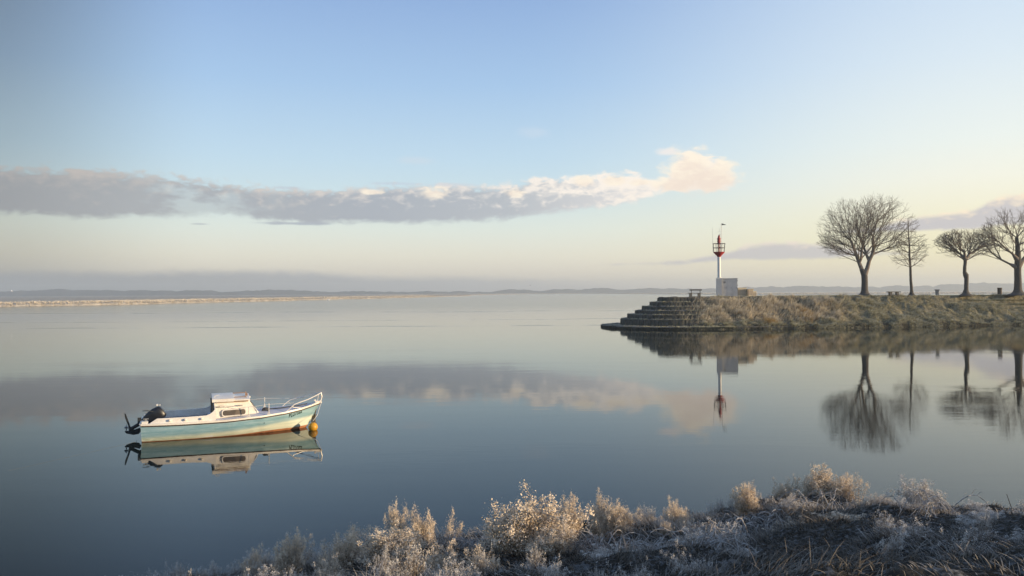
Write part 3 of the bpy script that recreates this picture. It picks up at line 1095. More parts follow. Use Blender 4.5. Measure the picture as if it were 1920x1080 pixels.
# resample the edge
seg = np.hypot(np.diff(EX), np.diff(EY)); cum = np.concatenate([[0], np.cumsum(seg)])
sN = np.concatenate([np.arange(0, 900, 0.9), np.arange(900, cum[-1], 4)])
ex = np.interp(sN, cum, EX) + (fbm(sN * .03, sN * 0, 11) - .5) * 26 + (fbm(sN * .25, sN * 0, 12) - .5) * 5
ey = np.interp(sN, cum, EY)
offs = np.concatenate([[-1.5, -0.5, 0, 0.4, 0.9], np.arange(1.6, 40, 1.2), np.geomspace(41, 1500, 26)])
dirx, diry = -0.93, 0.36
XX = ex[None, :] + dirx * offs[:, None]
YY = ey[None, :] + diry * offs[:, None]
OO = np.repeat(offs[:, None], len(sN), 1)
prof = np.interp(OO, [-1.5, 0, 0.9, 3, 20, 1500], [-.8, -.05, .55, .95, 1.1, 1.0])
lump = (fbm(XX * .30, YY * .30, 13) - .45) * 1.0 + (fbm(XX * .9, YY * .9, 14, 2) - .5) * .55
ZZ = prof + lump * np.clip(OO / 3, 0, 1) * np.interp(OO, [0, 40, 200, 1500], [1, .8, .25, 0.1])
link('saltmarsh', grid_mesh('saltmarsh', XX, YY, ZZ, smooth=False), M_marsh)['kind'] = 'structure'
# tufts along the marsh edge
n = 70000
si = rng.integers(0, len(sN) - 1, n); of = rng.gamma(1.3, 9, n) + 0.3
sel = sN[si] < 900
si, of = si[sel], of[sel]; n = len(si)
x_ = ex[si] + dirx * of + rng.normal(0, .3, n); y_ = ey[si] + diry * of + rng.normal(0, .3, n)
z_ = np.interp(of, [0, 0.9, 3, 20, 1500], [-.05, .55, .95, 1.1, 1.0]) + ((fbm(x_ * .30, y_ * .30, 13) - .45) + (fbm(x_ * .9, y_ * .9, 14, 2) - .5) * .55) * np.clip(of / 3, 0, 1)
v, q, t3, t, k = blades(np.stack([x_, y_, z_ - .1], 1), rng.uniform(.35, .95, n), rng.uniform(.12, .4, n), rng.normal(0, .4, (n, 2)), 1.4, 2, seed=9)
M_mt = material('frosted_marsh_tufts', grass_fn((0.20, 0.16, 0.11), (0.58, 0.50, 0.38), (0.86, 0.81, 0.72), (0.42, 0.35, 0.25)))
tag(link('marsh_grass', mesh_np('marsh_grass', v, q, t3, {'t': t, 'tint': k}), M_mt), 'tan frosted marsh grass along the far left shore', 'grass', kind='stuff')

PX = np.concatenate([np.arange(-3900, -200, 120.), np.arange(-200, 2400, 12.), np.arange(2400, 4001, 100.)])
py0 = np.interp(PX, [-4000, -200, 0, 60, 200, 270, 420, 1500, 4000], [1500, 1500, 1950, 2000, 1900, 900, 740, 690, 690]) + (fbm(PX * .012, PX * 0, 15) - .5) * 160
rows = np.array([-6, 0, 6, 30, 90, 200, 400, 700, 1000, 1400, 1900])
XX = np.repeat(PX[None, :], len(rows), 0)
YY = np.minimum(py0[None, :] + rows[:, None], 3900)
ZZ = np.interp(rows, [-6, 0, 6, 30, 2000], [-.5, 0.0, .8, .9, .7])[:, None] + (fbm(XX * .05, YY * .02, 16) - .5) * .5
link('far_plain', grid_mesh('far_plain', XX, YY, ZZ, smooth=False), M_plain)['kind'] = 'structure'

n = 60000
x_ = rng.uniform(-300, 1900, n); of = rng.gamma(1.5, 120, n) + 6
y_ = np.interp(x_, PX, py0) + of
z_ = np.interp(of, [0, 6, 30, 2000], [0, .8, .9, .7]) + (fbm(x_ * .05, y_ * .02, 16) - .5) * .5
kk = (fbm(x_ * .012, y_ * .006, 63, 3) > rng.uniform(.35, .6, n)) & (y_ < 2600)
x_, y_, z_ = x_[kk], y_[kk], z_[kk]; n = len(x_)
v, q, t3, t, k = blades(np.stack([x_, y_, z_ - .1], 1), rng.uniform(.3, .9, n), rng.uniform(.8, 2.4, n), rng.normal(0, .3, (n, 2)), 1.3, 2, seed=19)
tag(link('plain_grass', mesh_np('plain_grass', v, q, t3, {'t': t, 'tint': k}), M_mt), 'pale frosted grass on the flats behind the mole', 'grass', kind='stuff')

wx = np.arange(-2600, 2600, 6.0)
wy = 2750 + 120 * np.sin(wx / 700)
clump = (fbm(wx * .004, wx * 0, 18, 3) - 0.42)
hw = 7 + 22 * np.clip(clump, -.3, .6) + fbm(wx * .022, wx * 0, 19, 2) * 9 + fbm(wx * .07, wx * 0, 29, 3) * 6 + np.interp(wx, [-2600, 0, 900, 2000], [1, 0, 2, 9])
hw = np.maximum(hw, 5)
rows = np.linspace(-1, 1, 9)
XX = np.repeat(wx[None, :], 9, 0)
YY = wy[None, :] + rows[:, None] * 45
ZZ = 0.3 + hw[None, :] * np.sqrt(np.clip(1 - rows[:, None] ** 2, 0, 1)) * (0.9 + 0.3 * (fbm(XX * .05, YY * .05, 20) - .5))
tag(link('distant_woods', grid_mesh('distant_woods', XX, YY, ZZ), M_woods), 'hazy blue line of woods along the horizon', 'woods', kind='stuff')


# ------------------------------------------------------------------ bare trees
def branch_out(crown, nodes, par, nsk, g, step1=.50, step2=.42, step3=.27, lim=1.0, flat=False, cz=3.0, lift=.03, nl=3):
    """limbs that fan out from the skeleton, fork again and again and end at the rim of the crown"""
    nodes = [np.array(p, float) for p in nodes]; par = list(par)
    C_ = np.array([p[:3] for p in crown]); R_ = np.array([p[3:6] for p in crown]); ZM = np.array([p[6] if len(p) > 6 else -9 for p in crown])

    def inside(p):
        return bool((((((p - C_) / R_) ** 2).sum(1) < 1) & (p[2] > ZM + .06 * abs(p[0]))).any())

    def reach(p, d):
        t, last = 0.3, 0.0
        while t < 9:
            if inside(p + d * t): last = t
            elif t > last + 1.6: break
            t += .3
        return last

    def unit(v): return v / max(np.linalg.norm(v), 1e-6)

    def grow(pi, d, L, level, ph):
        seg = (.40, .34, .28, .24)[level]
        n = max(int(round(L / seg)), 1)
        seg = L / n
        p = nodes[pi]; k = pi
        gap = (step1, step2, step3, 9)[level]
        acc = gap * g.uniform(.2, .9)
        for j in range(n):
            d = unit(d + g.normal(0, (.09, .12, .15, .2)[level], 3) + np.array([0, 0, lift]))
            p = p + d * seg
            nodes.append(p); par.append(k); k = len(nodes) - 1
            acc += seg
            if level < 3:
                while acc > gap:
                    acc -= gap
                    ph += 2.4 + g.normal(0, .35)
                    ref = np.array([0, 0, 1.]) if abs(d[2]) < .9 else np.array([1., 0, 0])
                    a = unit(np.cross(d, ref)); b = np.cross(d, a)
                    ang = g.uniform(.42, .80) if level < 2 else g.uniform(.35, .85)
                    cd = unit(d * math.cos(ang) + (a * math.cos(ph) + b * math.sin(ph)) * math.sin(ang))
                    if cd[2] < -.35: continue
                    Lr = reach(p, cd)
                    cap = (2.9, 1.25, .55)[level] * lim
                    if level == 2: Lc = cap * g.uniform(.5, 1.1)
                    else: Lc = min(Lr, cap, L * .8 * (1 - .35 * j / n)) * g.uniform(.75, 1.05)
                    if Lc > .22: grow(k, cd, Lc, level + 1, ph)
        if level < 3:
            for _ in range(2):
                cd = unit(d + g.normal(0, .3, 3)); grow(k, cd, g.uniform(.3, .55) * lim, 3, ph)
    kids = np.bincount([q for q in par if q >= 0], minlength=len(par))
    ph = g.uniform(0, 6)
    for i in range(nsk, len(par)):
        tipn = kids[i] == 0
        m = nl + 3 if tipn else nl
        for _ in range(m):
            ph += 2.4
            base_d = unit(nodes[i] - nodes[par[i]])
            o = np.array([math.cos(ph), math.sin(ph), 0.])
            out = nodes[i] * np.array([1, 1, 0]); out = unit(out) if np.linalg.norm(out) > .3 else o
            if flat: cd = unit(o + np.array([0, 0, g.uniform(.15, .5)]))
            elif tipn: cd = unit(base_d * .8 + o * g.uniform(.3, .8) + out * .2)
            else: cd = unit(base_d * .45 + o * .75 + out * .45 + np.array([0, 0, .1]))
            Lr = reach(nodes[i], cd)
            if Lr > .5: grow(i, cd, Lr * g.uniform(.86, 1.0), 0, ph)
    return np.array(nodes), np.array(par)


def tree(name, loc, skeleton, crown, trunk_n, label, seed, tip=0.006, power=2.05, nsk=4, **kw):
    g = np.random.default_rng(seed)
    nodes, par = branch_out(crown, [p for p, q in skeleton], [q for p, q in skeleton], nsk, g, **kw)
    n = len(nodes)
    kids = np.bincount(par[par >= 0], minlength=n)
    acc = np.zeros(n)
    rad = np.zeros(n)
    for i in range(n - 1, -1, -1):
        rad[i] = tip if kids[i] == 0 else acc[i] ** (1 / power)
        if i < len(skeleton) and skeleton[i] and len(skeleton_r) > i and skeleton_r[i]:
            rad[i] = skeleton_r[i]
        if par[i] >= 0:
            acc[par[i]] += rad[i] ** power
    root = empty(name, loc)
    tag(root, label, 'tree', 'bare trees on the mole')

    def tubes(sel, sides):
        i = np.array(sel, dtype=int)
        if not len(i): return np.zeros((0, 3)), np.zeros((0, 4), int)
        p0, p1 = nodes[par[i]], nodes[i]
        r1 = rad[i]; r0 = np.minimum(rad[par[i]], r1 * 1.25)
        r0 = np.where(i < len(skeleton), rad[par[i]], r0)
        t = p1 - p0; L = np.linalg.norm(t, axis=1); t = t / np.maximum(L, 1e-6)[:, None]
        ref = np.where(np.abs(t[:, 2:3]) < .95, np.array([[0, 0, 1.]]), np.array([[1., 0, 0]]))
        a = np.cross(t, ref); a /= np.linalg.norm(a, axis=1)[:, None]
        b = np.cross(t, a)
        p1e = p1 + t * (r1 * .35)[:, None]
        vs = []
        for (p, r) in ((p0, r0), (p1e, r1)):
            for k in range(sides):
                c, s = math.cos(2 * math.pi * k / sides), math.sin(2 * math.pi * k / sides)
                vs.append(p + (a * c + b * s) * r[:, None])
        v = np.stack(vs, 1).reshape(-1, 3)
        o = (np.arange(len(i)) * sides * 2)[:, None]
        q = np.concatenate([o + np.array([[k, (k + 1) % sides, sides + (k + 1) % sides, sides + k]]) for k in range(sides)])
        return v, q
    allidx = np.arange(n)[par >= 0]
    tr = [i for i in allidx if i < trunk_n]
    big = [i for i in allidx if i >= trunk_n and rad[i] > .05]
    sm = [i for i in allidx if i >= trunk_n and rad[i] <= .05]
    v, q = tubes(tr, 12)
    link('trunk', mesh_np('trunk', v, q, smooth=True), M_bark, root)
    v1, q1 = tubes(big, 7)
    v2, q2 = tubes(sm, 4)
    link('crown', mesh_np('crown', np.concatenate([v1, v2]), np.concatenate([q1, q2 + len(v1)]), smooth=True), M_twig, root)
    # root flare
    b = MB()
    rb = rad[0]
    prof = [(rb * 2.9, -0.12), (rb * 2.1, 0.02), (rb * 1.45, 0.13), (rb * 1.12, 0.32), (rb * .98, 0.55)]
    b.lathe(prof, 14)
    b.build('root_flare', M_bark, root, smooth=True)
    return root


M_twig = simple('bare_branches', (0.13, 0.105, 0.082), 0.85, var=0.3, scale=2, c2=(0.24, 0.20, 0.165))


MZ = 3.52
# big forked tree
skeleton_r = [0.42, 0.38, 0.36, 0.36, 0.25, 0.22, 0.19, 0.17, 0.15, 0.25, 0.22, 0.20, 0.18, 0.15]
sk = [((0, 0, -.1), -1), ((0, 0, .8), 0), ((.02, 0, 1.6), 1), ((.0, 0, 2.35), 2),
      ((-.30, .05, 3.1), 3), ((-.62, .1, 4.0), 4), ((-.92, .1, 4.9), 5), ((-1.2, 0.1, 5.7), 6), ((-1.5, .2, 6.6), 7),
      ((.30, -.05, 3.2), 3), ((.55, -.1, 4.2), 9), ((.95, -.1, 5.0), 10), ((1.15, 0, 5.9), 11), ((1.1, .1, 6.9), 12),
      ((-.45, -.1, 4.4), 5), ((-.35, -.1, 5.4), 14), ((-.15, 0, 6.4), 15), ((.35, .2, 4.9), 10), ((.1, .3, 5.8), 17), ((-1.3, .2, 4.9), 6), ((-2.1, .3, 5.2), 19), ((1.7, .1, 5.2), 11), ((2.6, .1, 5.6), 21)]
tree('bare_tree', (42.75, 97, MZ), sk,
     [(-1.7, 0, 8.0, 3.9, 3.4, 3.7, 4.4), (1.8, 0, 8.6, 4.3, 3.6, 3.5, 4.7), (-2.4, 0, 6.5, 3.0, 2.4, 2.0, 4.3), (3.1, 0, 6.6, 2.9, 2.4, 1.9, 4.6)],
     5, 'large bare tree with a forked trunk and a wide rounded crown, leftmost on the mole', 3, tip=.0050, nsk=5, nl=2, step1=.66, step2=.56, step3=.35)
# slender young tree
skeleton_r = [0.19, 0.17, 0.155, 0.145, 0.135, 0.12, 0.10, 0.085, 0.07, 0.055, 0.04, 0.03]
sk = [((0, 0, -.1), -1)] + [((-.14 * i * .25 + .02 * math.sin(i * 2.), 0, .85 * i), i - 1) for i in range(1, 12)]
tree('bare_tree', (48.7, 97.5, MZ), sk, [(-.3, 0, 5.4, 2.2, 2.0, 2.6, 2.7), (-.3, 0, 7.4, 1.3, 1.2, 2.4)], 12,
     'slender young bare tree with a single thin straight trunk, beside the big forked tree', 8, tip=.0075, power=2.0, nsk=4, flat=True, lift=.02, nl=5, step1=.5, step2=.55, step3=.42)
# umbrella shaped tree with a kinked trunk
skeleton_r = [0.30, 0.25, 0.235, 0.25, 0.31, 0.20, 0.19, 0.185, 0.2]
sk = [((0, 0, -.1), -1), ((.03, 0, .6), 0), ((.06, 0, 1.4), 1), ((.08, 0, 2.0), 2), ((.02, 0, 2.35), 3), ((-.14, 0, 2.75), 4), ((-.12, 0, 3.4), 5), ((-.05, 0, 3.9), 6), ((-.05, 0, 4.2), 7),
      ((-.5, .1, 4.9), 8), ((-.25, -.2, 5.1), 8), ((.45, .1, 4.9), 8)]
tree('bare_tree', (55.6, 98, MZ), sk, [(-.6, 0, 6.0, 3.1, 2.8, 1.9, 4.5), (1.3, 0, 6.2, 2.6, 2.5, 1.7, 4.6), (-1.6, 0, 5.6, 2.3, 2.0, 1.3, 4.2)], 9,
     'small umbrella shaped bare tree with a kinked trunk and a dense flat crown', 21, tip=.0064, nsk=8, nl=4, lim=.85, step2=.45, step3=.28)
# big spreading tree at the right edge
skeleton_r = [0.50, 0.43, 0.40, 0.385, 0.39, 0.36, 0.30, 0.24, 0.18]
sk = [((0, 0, -.1), -1), ((0, 0, .8), 0), ((.02, 0, 1.7), 1), ((.0, 0, 2.6), 2), ((0, 0, 3.3), 3), ((.05, 0, 4.2), 4), ((.05, 0, 5.1), 5), ((.0, 0, 6.0), 6), ((-.1, 0, 7.0), 7),
      ((-.9, .1, 3.75), 4), ((-1.9, .2, 4.3), 9), ((-3.0, .2, 5.1), 10), ((-3.7, .3, 6.0), 11),
      ((-.8, -.3, 5.0), 5), ((-1.8, -.5, 5.7), 13), ((-2.6, -.6, 6.4), 14), ((.9, 0, 4.6), 4), ((1.9, 0, 5.4), 16)]
tree('bare_tree', (62.6, 99, MZ), sk, [(.2, 0, 7.6, 4.2, 3.8, 3.3, 4.2), (-3.0, 0, 6.4, 2.9, 2.5, 2.0, 4.0), (2.5, 0, 7.0, 3.5, 3.0, 2.6, 4.0), (-.6, 0, 9.0, 2.2, 2.2, 1.6)], 9,
     'broad spreading bare tree with a thick trunk, cut off by the right edge', 33, tip=.0058, nsk=6, nl=2, step1=.58, step2=.5, step3=.31)

# ------------------------------------------------------------------ beacon
M_white = simple('white_paint', (0.74, 0.73, 0.70), 0.42, var=0.07, scale=2.5, c2=(0.62, 0.60, 0.56))
M_whitestain = simple('weathered_grey_panel', (0.52, 0.51, 0.50), 0.35, 0.1, var=0.1, scale=1.1, c2=(0.40, 0.39, 0.385))
M_col = simple('pale_grey_metal', (0.50, 0.50, 0.50), 0.42, var=0.08, scale=2)
M_red = simple('red_paint', (0.40, 0.022, 0.02), 0.45, var=0.25, scale=5)
M_galv = simple('galvanised_steel', (0.42, 0.42, 0.41), 0.45, 0.6, var=0.2, scale=8)
M_darksteel = simple('dark_steel', (0.10, 0.10, 0.10), 0.5, 0.4, var=0.3, scale=8)
bc = empty('beacon', (24.35, 94.0, 3.45), R(-10))
tag(bc, 'slim white harbour beacon with a red basket top and lantern on a pale cabinet', 'beacon')
b = MB(); b.box((-0.03, 0, 1.03), (0.60, 0.75, 2.32)); b.build('cabinet_column', M_col, bc, bevel=.015)
b = MB(); b.box((1.17, 0.42, 1.00), (1.80, 0.85, 2.26)); b.box((1.17, .41, 2.15), (1.92, .95, .05)); b.build('equipment_cabinet', M_whitestain, bc, bevel=.012)
b = MB()
for z in (1.35, 1.9): MB().box((2.092, .1, z), (.05, .1, .14)).build('hinge', M_darksteel, bc)
for k in range(3):
    p_ = MB().box((.60 + k * .58, -.012, 1.0), (.50, .012, 1.86)).build('door_panel', M_whitestain, bc, bevel=.004)
    MB().box((.79 + k * .58, -.026, 1.05), (.02, .02, .16)).build('handle', M_darksteel, p_)
b = MB()
for k in range(6): b.box((.60, -.024, 1.62 + k * .035), (.26, .014, .016))
b.build('vent', M_darksteel, bc)
b = MB(); b.lathe([(.27, 2.24), (.27, 2.30), (.19, 2.32), (.185, 4.78), (.18, 4.80)], 24); b.build('mast', M_white, bc, smooth=True)
b = MB(); b.lathe([(.19, 4.68), (.24, 4.80), (.64, 5.20), (.66, 5.28), (.60, 5.28), (.2, 5.24)], 20); b.build('basket_floor', M_red, bc, smooth=True)
b = MB()
for k in range(8):
    a = math.pi * 2 * k / 8 + .2
    b.tube([(.63 * math.cos(a), .63 * math.sin(a), 5.22), (.72 * math.cos(a), .72 * math.sin(a), 6.26)], .022, 6)
for z, r_ in ((5.76, .68), (6.26, .72)):
    b.tube([(r_ * math.cos(t), r_ * math.sin(t), z) for t in [2 * math.pi * i / 24 for i in range(25)]], .028, 6, cap=False)
b.build('guard_rail', M_darksteel, bc)
b = MB()
b.lathe([(.09, 5.2), (.09, 6.22), (.22, 6.24), (.22, 6.30), (.17, 6.36), (.17, 6.48), (.22, 6.50), (.22, 6.56), (.18, 6.60), (.18, 6.76), (.23, 6.80), (.22, 6.86), (.15, 6.90), (.14, 7.02), (.10, 7.14), (.05, 7.24), (.035, 7.30)], 16)
b.tube([(.10, 0, 6.8), (.11, 0, 7.42)], .025, 6)
b.box((0.02, -.12, 5.78), (.2, .12, .16))
b.build('lantern', M_red, bc, smooth=True)
b = MB(); b.tube([(-.70, -.1, 5.3), (-.70, -.1, 6.3), (-.77, -.1, 8.15)], [.016, .014, .010], 6); b.build('whip_antenna', M_galv, bc)
b = MB()
b.tube([(.24, -.05, 5.25), (.26, -.05, 6.9), (.29, -.05, 8.38)], [.035, .03, .03], 8)
b.tube([(-.15, -.05, 7.62), (.29, -.05, 7.66)], .012, 6)
b.tube([(.08, -.05, 7.64), (.08, -.05, 8.1)], .008, 6)
b.build('sensor_pole', M_white, bc)
b = MB()
b.tube([(.29, -.05, 8.36), (.27, -.05, 8.50), (.33, -.05, 8.60), (.44, -.05, 8.60), (.48, -.05, 8.53)], .022, 8)
b.lathe([(.02, .34), (.085, .37), (.09, .50), (.07, .56), (.02, .58)], 12, (0, -.05, 8.50), 'X')
b.box((.68, -.05, 8.47), (.18, .05, .09)); b.tube([(.5, -.05, 8.48), (.74, -.05, 8.46)], .018, 6)
b.build('camera_head', M_darksteel, bc, smooth=True)

# boxes beside the beacon
M_cream = simple('cream_cabinet', (0.66, 0.58, 0.42), 0.5, var=0.12, scale=3)
M_creamdark = simple('cabinet_louvre', (0.34, 0.26, 0.19), 0.6, var=0.2, scale=5)


def ucab(loc, w, d, h, lab, rz=0.0, frame=False):
    r_ = empty('utility_cabinet', loc, rz)
    tag(r_, lab, 'cabinet', 'cream utility cabinets beside the beacon')
    b = MB(); b.box((0, 0, h / 2), (w, d, h - .04)); b.build('body', M_cream, r_, bevel=.012)
    b = MB(); b.box((0, 0, h + .005), (w + .07, d + .07, .05)); b.build('lid', M_cream, r_, bevel=.01)
    b = MB()
    n = max(int(w / .13), 2)
    for k in range(n):
        b.box((-w / 2 + w * (k + .5) / n, -d / 2 - .006, h * .5), (w / n * .45, .02, h * .66))
    b.build('louvre', M_creamdark, r_)
    if frame:
        b = MB()
        b.box((-w / 2 - .03, -d / 2 - .03, h / 2), (.06, .06, h)); b.box((0, -d / 2 - .03, h - .06), (w, .05, .06))
        b.build('door_frame', M_creamdark, r_)
    return r_


ucab((27.15, 94.6, 3.46), .98, .6, 1.04, 'largest cream ribbed utility cabinet, nearest the beacon')
ucab((28.0, 94.2, 3.46), .62, .6, .88, 'middle cream utility cabinet with a dark door frame', .12, True)
ucab((28.52, 94.3, 3.46), .40, .5, .60, 'smallest cream utility cabinet, on the right of the three', .1)

# benches
M_conc = simple('weathered_concrete', (0.20, 0.19, 0.16), 0.9, var=0.3, scale=6, bump=.02)
M_wood = simple('weathered_wood', (0.13, 0.12, 0.105), 0.8, var=0.3, scale=6)
bn = empty('bench', (21.25, 92.9, 3.48), R(-4))
tag(bn, 'dark bench with a backrest standing on the end of the stepped mole', 'bench')
b = MB()
for k in range(3): b.box((0.0, -.16 + k * .16, .43), (1.62, .13, .05))
b.build('seat', M_wood, bn)
b = MB(); b.box((.12, .30, .80), (1.42, .05, .14)); b.build('backrest', M_wood, bn)
for s in (-1, 1):
    b = MB(); b.box((-.02 + s * .48, 0, .19), (.30, .42, .44)); b.build('leg', M_conc, bn, bevel=.01)
    b = MB(); b.box((.12 + s * .5, .26, .62), (.07, .06, .42)); b.build('back_post', M_wood, bn)
bn = empty('bench', (45.6, 95.6, MZ), R(3))
tag(bn, 'low backless bench on the grass between the forked tree and the young tree', 'bench')
b = MB(); b.box((0, 0, .40), (1.55, .48, .09)); b.build('seat', M_wood, bn, bevel=.01)
for s in (-1, 1):
    b = MB(); b.box((s * .42, 0, .17), (.28, .36, .38)); b.build('leg', M_wood, bn)
# bins
M_bin1 = simple('grey_concrete_bin', (0.36, 0.33, 0.30), 0.85, var=0.2, scale=6)
M_bin2 = simple('brown_slatted_bin', (0.10, 0.075, 0.058), 0.8, var=0.3, scale=8)


def binobj(loc, k, m, lab, slat):
    r_ = empty('litter_bin', loc)
    tag(r_, lab, 'bin')
    b = MB()
    if slat:
        for i in range(14):
            a = 2 * math.pi * i / 14
            b.box((.27 * k * math.cos(a), .27 * k * math.sin(a), .46 * k), (.025, .10 * k, .86 * k), Matrix.Rotation(a, 3, 'Z'))
        b.lathe([(.25 * k, .03), (.25 * k, .86 * k)], 16)
    else:
        b.lathe([(.20 * k, 0), (.20 * k, .10 * k), (.22 * k, .55 * k), (.24 * k, .62 * k)], 16)
    b.build('body', m, r_)
    b = MB()
    z = .88 * k if slat else .60 * k
    w_ = .33 * k
    b.lathe([(w_ * .9, z), (w_, z + .04), (w_, z + .10 * k), (w_ * .8, z + .12 * k)], 18)
    b.build('rim', m, r_)
    return r_


binobj((52.6, 99.0, MZ - .02), .95, M_bin1, 'small pale grey flared litter bin between the young tree and the umbrella tree', False)
binobj((60.1, 98.6, MZ - .02), .85, M_bin2, 'dark brown slatted litter bin just left of the broad spreading tree', True)

# ------------------------------------------------------------------ boat
boat = empty('motor_boat', (-10.6, 22.9, 0), R(22))
tag(boat, 'small turquoise and cream motor boat with a white cabin and tilted black outboard', 'boat')


def hull_mat(nt):
    p = texco(nt)
    x, y, z = sep(nt, p)
    st = noise(nt, xyz(nt, x * 1.4, y * .5, z * 16), 1.0, 6, 0.65)
    st2 = noise(nt, xyz(nt, x * 5, y, z * 40), 1.0, 5, 0.7)
    gr = noise(nt, p, 3.0, 6, 0.6)
    sheer = x.curve([(-.2, .47), (1, .455), (2.2, .46), (3.2, .50), (4.2, .575), (5.0, .73), (5.2, .76)], -.2, 5.2, 0, 1)
    zl = z + (st - .5) * .035
    cream_top = x.curve([(-.2, .10), (1, .12), (2, .14), (3, .20), (4, .30), (5.2, .38)], -.2, 5.2, 0, 1)
    red_top = x.curve([(-.2, .018), (1.5, .02), (2.6, .035), (3.5, .07), (4.3, .075), (5.2, .085)], -.2, 5.2, 0, 1)
    teal = mix(nt, st.rng(.35, .65), (0.165, 0.315, 0.385), (0.29, 0.435, 0.495))
    teal = mix(nt, (st2.rng(.52, .72)) * .42, teal, (0.42, 0.55, 0.52))
    teal = mix(nt, x.rng(2.8, 4.8) * .22, teal, (0.42, 0.60, 0.60))  # lighter teal towards the bow, its sunlit tone put into the colour
    teal = mix(nt, gr.rng(.55, .75) * .35, teal, (0.10, 0.22, 0.25))
    cream = mix(nt, st.rng(.4, .7), (0.74, 0.78, 0.66), (0.60, 0.67, 0.58))
    cream = mix(nt, x.rng(2.4, 0.0) * .75 * st2.rng(.3, .6), cream, (0.26, 0.37, 0.30))
    red = mix(nt, gr.rng(.4, .65), (0.52, 0.23, 0.11), (0.34, 0.13, 0.07))
    c = mix(nt, (cream_top - zl + (gr - .5) * .08).rng(-.07, .05), teal, cream)
    c = mix(nt, (red_top - z).rng(-.004, .006), c, red)
    c = mix(nt, (0.015 - z).rng(0, .02) * .7, c, (0.05, 0.045, 0.03))
    return dict(color=c, rough=0.38, bump=st2, bdist=0.0015)


M_hull = material('weathered_turquoise_hull', hull_mat)
M_gel = simple('aged_white_gelcoat', (0.86, 0.82, 0.75), 0.38, var=0.10, scale=3, c2=(0.72, 0.66, 0.58))
M_deck = simple('pale_blue_deck', (0.60, 0.60, 0.66), 0.55, var=0.12, scale=4)
M_rub = simple('dark_rubbing_strake', (0.09, 0.05, 0.035), 0.6, var=0.4, scale=7)
M_teak = simple('brown_trim', (0.40, 0.25, 0.17), 0.55, var=0.3, scale=6)
M_glass = material('smoked_cabin_window', lambda nt: dict(color=mix(nt, noise(nt, texco(nt), 5, 4).rng(.4, .6), (0.10, 0.075, 0.05), (0.17, 0.13, 0.09)), rough=0.12))
M_chrome = simple('stainless_tube', (0.82, 0.78, 0.72), 0.35, 0.15, var=0.08, scale=10)
M_blk = simple('black_outboard_cowl', (0.014, 0.016, 0.022), 0.38, var=0.3, scale=7)
M_blk2 = simple('dark_outboard_leg', (0.022, 0.026, 0.03), 0.5, var=0.3, scale=9)
M_rope = simple('old_rope', (0.20, 0.17, 0.12), 0.95, var=0.4, scale=30)
M_num = material('registration_paint', lambda nt: dict(color=(0.006, 0.03, 0.024), rough=0.5))


def beam(x):
    return float(np.interp(x, [0, .6, 1.5, 2.4, 3.2, 3.9, 4.4, 4.8, 5.0], [.80, .87, .93, .93, .84, .65, .42, .16, .015]))


def sheerz(x):
    return float(np.interp(x, [0, 1, 2.2, 3.2, 3.9, 4.4, 5.0], [.465, .45, .46, .505, .555, .61, .72]))


NS, NT_ = 60, 14
HV = []
for i in range(NS + 1):
    s = i / NS
    xg = 5.0 * s
    # keel point slides up the raked stem near the bow
    if s < .80:
        xk, zk = 4.30 * s / .80, -0.28 + 0.05 * s
    else:
        u = (s - .80) / .20
        xk = 4.30 + .70 * u ** .85
        zk = -0.24 + (.72 + .24) * u ** 1.25
    bg_, zg = beam(xg), sheerz(xg)
    for j in range(NT_ + 1):
        t = j / NT_
        # fullness: round bilge aft, fine and flared forward
        full = np.interp(s, [0, .5, .8, 1], [3.0, 2.4, 1.35, 1.0])
        yy = bg_ * (1 - (1 - t) ** full) * (1 + (.03 * math.sin(t * math.pi) if s < .6 else 0))
        zz = zk + (zg - zk) * (t ** np.interp(s, [0, .6, 1], [1.35, 1.15, 1.0]))
        xx = xk + (xg - xk) * t
        if s < .02: xx += 0.05 * (1 - t)
        HV.append((xx, yy, zz))
hv, hf = [], []
for sgn in (-1, 1):
    o_ = len(hv)
    hv += [(x, sgn * y, z) for x, y, z in HV]
    for i in range(NS):
        for j in range(NT_):
            a = o_ + i * (NT_ + 1) + j
            hf.append((a, a + 1, a + NT_ + 2, a + NT_ + 1))
# transom
o_ = len(hv)
b = MB(); b.add(hv, hf)
tr = [(0 + .02, y, z) for (x, y, z) in HV[:NT_ + 1]]
b.add([(x, -y, z) for x, y, z in tr] + [(x, y, z) for x, y, z in tr], [(j, j + 1, NT_ + 1 + j + 1, NT_ + 1 + j) for j in range(NT_)])
hull = b.build('hull', M_hull, boat, smooth=True)
bmh = bmesh.new(); bmh.from_mesh(hull.data); bmesh.ops.remove_doubles(bmh, verts=bmh.verts, dist=.0008); bmesh.ops.recalc_face_normals(bmh, faces=bmh.faces); bmh.to_mesh(hull.data)
bvh = BVHTree.FromBMesh(bmh)

XS = [i * .1 for i in range(0, 50)] + [4.95, 5.0]
# rubbing strake + white rail, both sides in one loop round the bow
loop = [(x, -beam(x) - .012, sheerz(x) - .018) for x in XS] + [(x, beam(x) + .012, sheerz(x) - .018) for x in reversed(XS)]
b = MB(); b.tube(loop, .016, 6); b.build('rubbing_strake', M_rub, boat, smooth=True)
